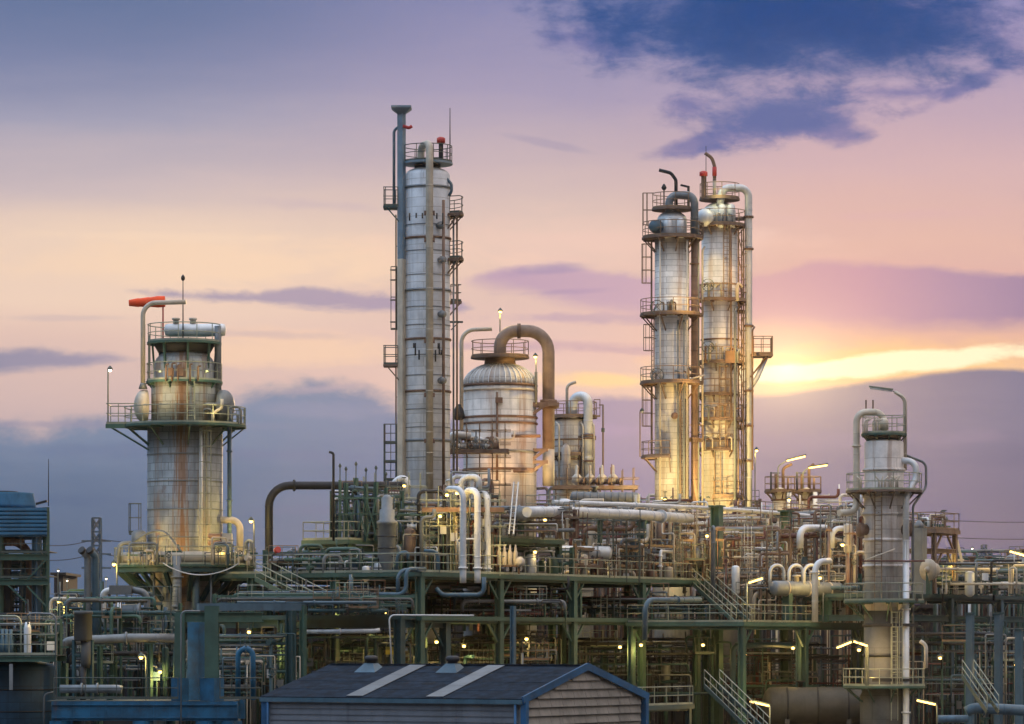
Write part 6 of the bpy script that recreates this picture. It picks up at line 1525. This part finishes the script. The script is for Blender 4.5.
# far things
for i, (x0, x1, y, Y, lab) in enumerate(((54, 63, 575, 420, 'small far block with lit top between cooling unit and ducts'), (965, 1000, 558, 560, 'far low flat building on the skyline beyond the flanged vessel'), (1000, 1050, 562, 600, 'far low building at the skyline edge'), (930, 966, 562, 640, 'far pale building seen through the access tower legs'), (200, 262, 590, 380, 'far grey building seen under the broad tower platform'))):
    hall(lab, x0, x1, y, Y, 14, seed=10 + i)
def pylon(lab, px, yt, Y, w):
    zt = Zof(yt, Y); x = P(px, 0, Y).x; t = thing('power_pylon', lab, 'pylon', Vector((x, Y, 0)))
    for sx in (-1, 1):
        for sy in (-1, 1): MB().bar(Vector((x + sx * w, Y + sy * w, 0)), Vector((x + sx * w * .8, Y + sy * w * .8, zt)), .34).build('leg', 'pipe_blue', t)
    mb = MB(); n = 12
    for k in range(n):
        z0, z1 = zt * k / n, zt * (k + 1) / n
        for sy in (-1, 1):
            mb.bar(Vector((x - w, Y + sy * w, z0)), Vector((x + w * .9, Y + sy * w, z1)), .2); mb.bar(Vector((x + w, Y + sy * w, z0)), Vector((x - w * .9, Y + sy * w, z1)), .2)
            mb.bar(Vector((x - w * .9, Y + sy * w, z1)), Vector((x + w * .9, Y + sy * w, z1)), .24)
    mb.build('lattice', 'pipe_blue', t)
    for yy in (541, 554, 568):
        if yy > yt: z = Zof(yy, Y); MB().bar(Vector((x - w * 3.2, Y, z)), Vector((x + w * 3.2, Y, z)), .4, .3).build('cross_arm', 'pipe_blue', t)
    return t
pylon('lattice power pylon standing far off beside the angled ducts', 96.5, 518, 640, .85)
pylon('thin far pylon poking above the skyline by the flanged vessel', 984, 545, 900, .7)
for i, (x0, y0, x1, y1, Y, lab) in enumerate(((40, 545, 96, 539, 640, 'upper power cable from the cooling unit to the lattice pylon'), (40, 560, 96, 553, 640, 'lower power cable from the cooling unit to the lattice pylon'), (96, 539, 240, 546, 640, 'upper power cable passing behind the broad tower'), (96, 553, 240, 566, 640, 'lower power cable passing behind the broad tower'), (900, 517, 1080, 521, 700, 'upper power cable crossing the sky beyond the access tower'), (900, 534, 1080, 538, 700, 'lower power cable crossing the sky beyond the access tower'))):
    t = thing('power_cable', lab, 'cable', P((x0 + x1) / 2, max(y0, y1), Y))
    MB().tube([P(x0 + (x1 - x0) * k / 12, y0 + (y1 - y0) * k / 12 + 3 * math.sin(PI * k / 12), Y) for k in range(13)], .07, 5).build('cable', 'black', t)
# ---------------------------------------------------------------- lamps
lamp_post(755, 505, 450, 268, 'lit lamp post between the paired towers and the small fat columns', 60, .5, arm=3)
tube_lamp([(778, 490), (778, 466), (786, 461)], (786, 461), (806, 456), 271, 'lit tube lamp on a bent arm above the small fat column', 60)
tube_lamp([(803, 490), (803, 472), (808, 468)], (808, 468), (828, 465), 271, 'second tube lamp on a bent arm, nearer the stained column', 25)
tube_lamp([(747, 622), (747, 583)], (748, 583), (763, 578), 221.5, 'short lit tube lamp at the foot of the long main deck stairs', 60)
tube_lamp([(770, 724), (770, 706)], (749, 701), (770, 706), 219, 'lit tube lamp in front of the orange lit drum', 160)
tube_lamp([(937, 724), (937, 706), (935, 704)], (916, 700), (936, 704.5), 217, 'dim orange tube lamp low beside the stained column', 25)
tube_lamp([(1030, 594), (1030, 556)], (1009, 551), (1030, 557), 232, 'lit tube lamp at the picture edge over the grey vessel', 70)
lamp_post(146, 700, 656, 193, 'small lit lamp post standing on the blue frame', 50, -1, arm=5)
lamp_post(58, 640, 601, 214, 'lit lamp between the cooling unit and the dark drum stack, taller one', 110, 1, arm=1)
lamp_post(64, 650, 606, 210, 'lit lamp close to the dark drum stack, shorter one', 70, 1, arm=1)
for i, (px, py, Y, pw, lab) in enumerate((
    (436.5, 642, 214, 130, 'lit lamp behind the shed ridge, nearest the deck corner post'),
    (464, 646, 214, 120, 'lit lamp behind the shed ridge, above its second vent'),
    (526.5, 639, 222, 70, 'lit lamp beside the slim pale blue upright'),
    (620, 647, 226, 60, 'lit lamp over the shed gable slope, under the main deck'),
    (641, 645, 226, 30, 'small lit lamp next to the teal elbow pipe'),
    (703, 645, 228, 90, 'lit lamp above the short dark walkway'),
    (793, 648, 230, 50, 'dim lamp under the middle of the lower deck'),
    (859, 650, 218, 40, 'small lit lamp right below the V shaped tubes'),
    (707, 536, 233, 90, 'lit lamp beside the green post near the paired towers'),
    (779, 541, 238, 80, 'lit lamp beside the green post below the small fat columns'),
    (842.5, 545, 229, 80, 'lit lamp close to the white bend by the stained column'),
    (789, 500, 268, 70, 'lit lamp under the platform of the small fat columns'),
    (447, 495, 208, 110, 'bright lamp inside the lit white pipe loop'),
    (457, 493, 210, 70, 'bright lamp above the lit white pipe loop'),
    (404, 486, 219, 50, 'white lamp beside the white arched elbow'),
    (440, 516, 212, 50, 'lamp glowing in the scaffold below the white loops'),
    (278, 641, 207, 60, 'lit lamp inside the portal near the wide teal upright'),
    (249, 632, 207, 25, 'small white lamp under the portal beam'),
    (160, 672, 200, 60, 'lamp glowing behind the green portal upright'),
    (545, 520, 222, 70, 'lamp glowing behind the raised platform railing'),
    (535, 552, 218, 22, 'lamp glowing beneath the raised platform floor'),
    (590, 565, 226, 30, 'lamp glowing behind the main deck railing, near the thick white drum'),
    (665, 500, 248, 140, 'lamp glowing at the foot of the shorter paired tower'),
    (735, 540, 240, 80, 'lamp glowing among pipes right of the green post'),
    (820, 578, 228, 60, 'lamp glowing over the grey drum on the lower deck'),
    (385, 612, 206, 80, 'lamp under the main deck edge beside the hanging pale blue pipe'),
    (345, 604, 208, 90, 'lamp lighting the green main deck beam above the stairs foot'),
    (395, 650, 210, 70, 'lamp by the yellow box behind the shed roof'),
    (940, 658, 224, 60, 'yellow lamp behind the posts under the far deck'),
    (975, 642, 250, 30, 'small orange lamp deep under the far deck'),
    (1016, 665, 226, 40, 'yellow lamp at the edge under the far deck'),
    (565, 652, 240, 60, 'lamp glowing deep behind the shed ridge end'),
    (335, 655, 214, 60, 'lamp glowing behind the shed roof near the wide teal upright'),
    (745, 655, 236, 30, 'dim lamp deep in the shade behind the dark stairs'))):
    bulkhead_lamp(px, py, Y, lab, pw * (.75 if py > 600 else 1.0))
for px, py, Y, lab in ((58, 571, 400, 'far white lamp over the small far block'), (67, 581, 400, 'far white lamp right of the small far block'), (106, 579, 380, 'far white lamp under the broad tower platform'), (972, 549, 430, 'far white lamp on the skyline by the flanged vessel'), (978, 556, 430, 'far warm lamp on the skyline below the white one')):
    lamp_post(px, 640, py, Y, lab, 0, .2, 'lamp_white', arm=1)
t = thing('yellow_box', 'bright yellow box behind the shed roof', 'box', P(390, 656, 207))
MB().box(P(390, 651, 207), .5, .4, .42).build('body', 'yellow', t); MB().box(P(390, 647.2, 207), .56, .46, .06).build('lid', 'yellow', t); MB().bar(P(390, 690, 207), P(390, 654.5, 207), .12).build('stand', 'rail_dark', t)
t = thing('alarm_post', 'small red capped post on the main deck by the black pipe', 'post', P(272, 578, 210))
MB().tube([P(272, 578, 210), P(272, 556, 210), P(275, 552, 210)], .06, 8, .1).build('post', 'rail_dark', t); MB().lathe(P(276, 551, 210), [(.1, 0), (.2, .05), (.2, .3)], 12, Vector((.5, -.8, .3))).build('horn', 'red', t)
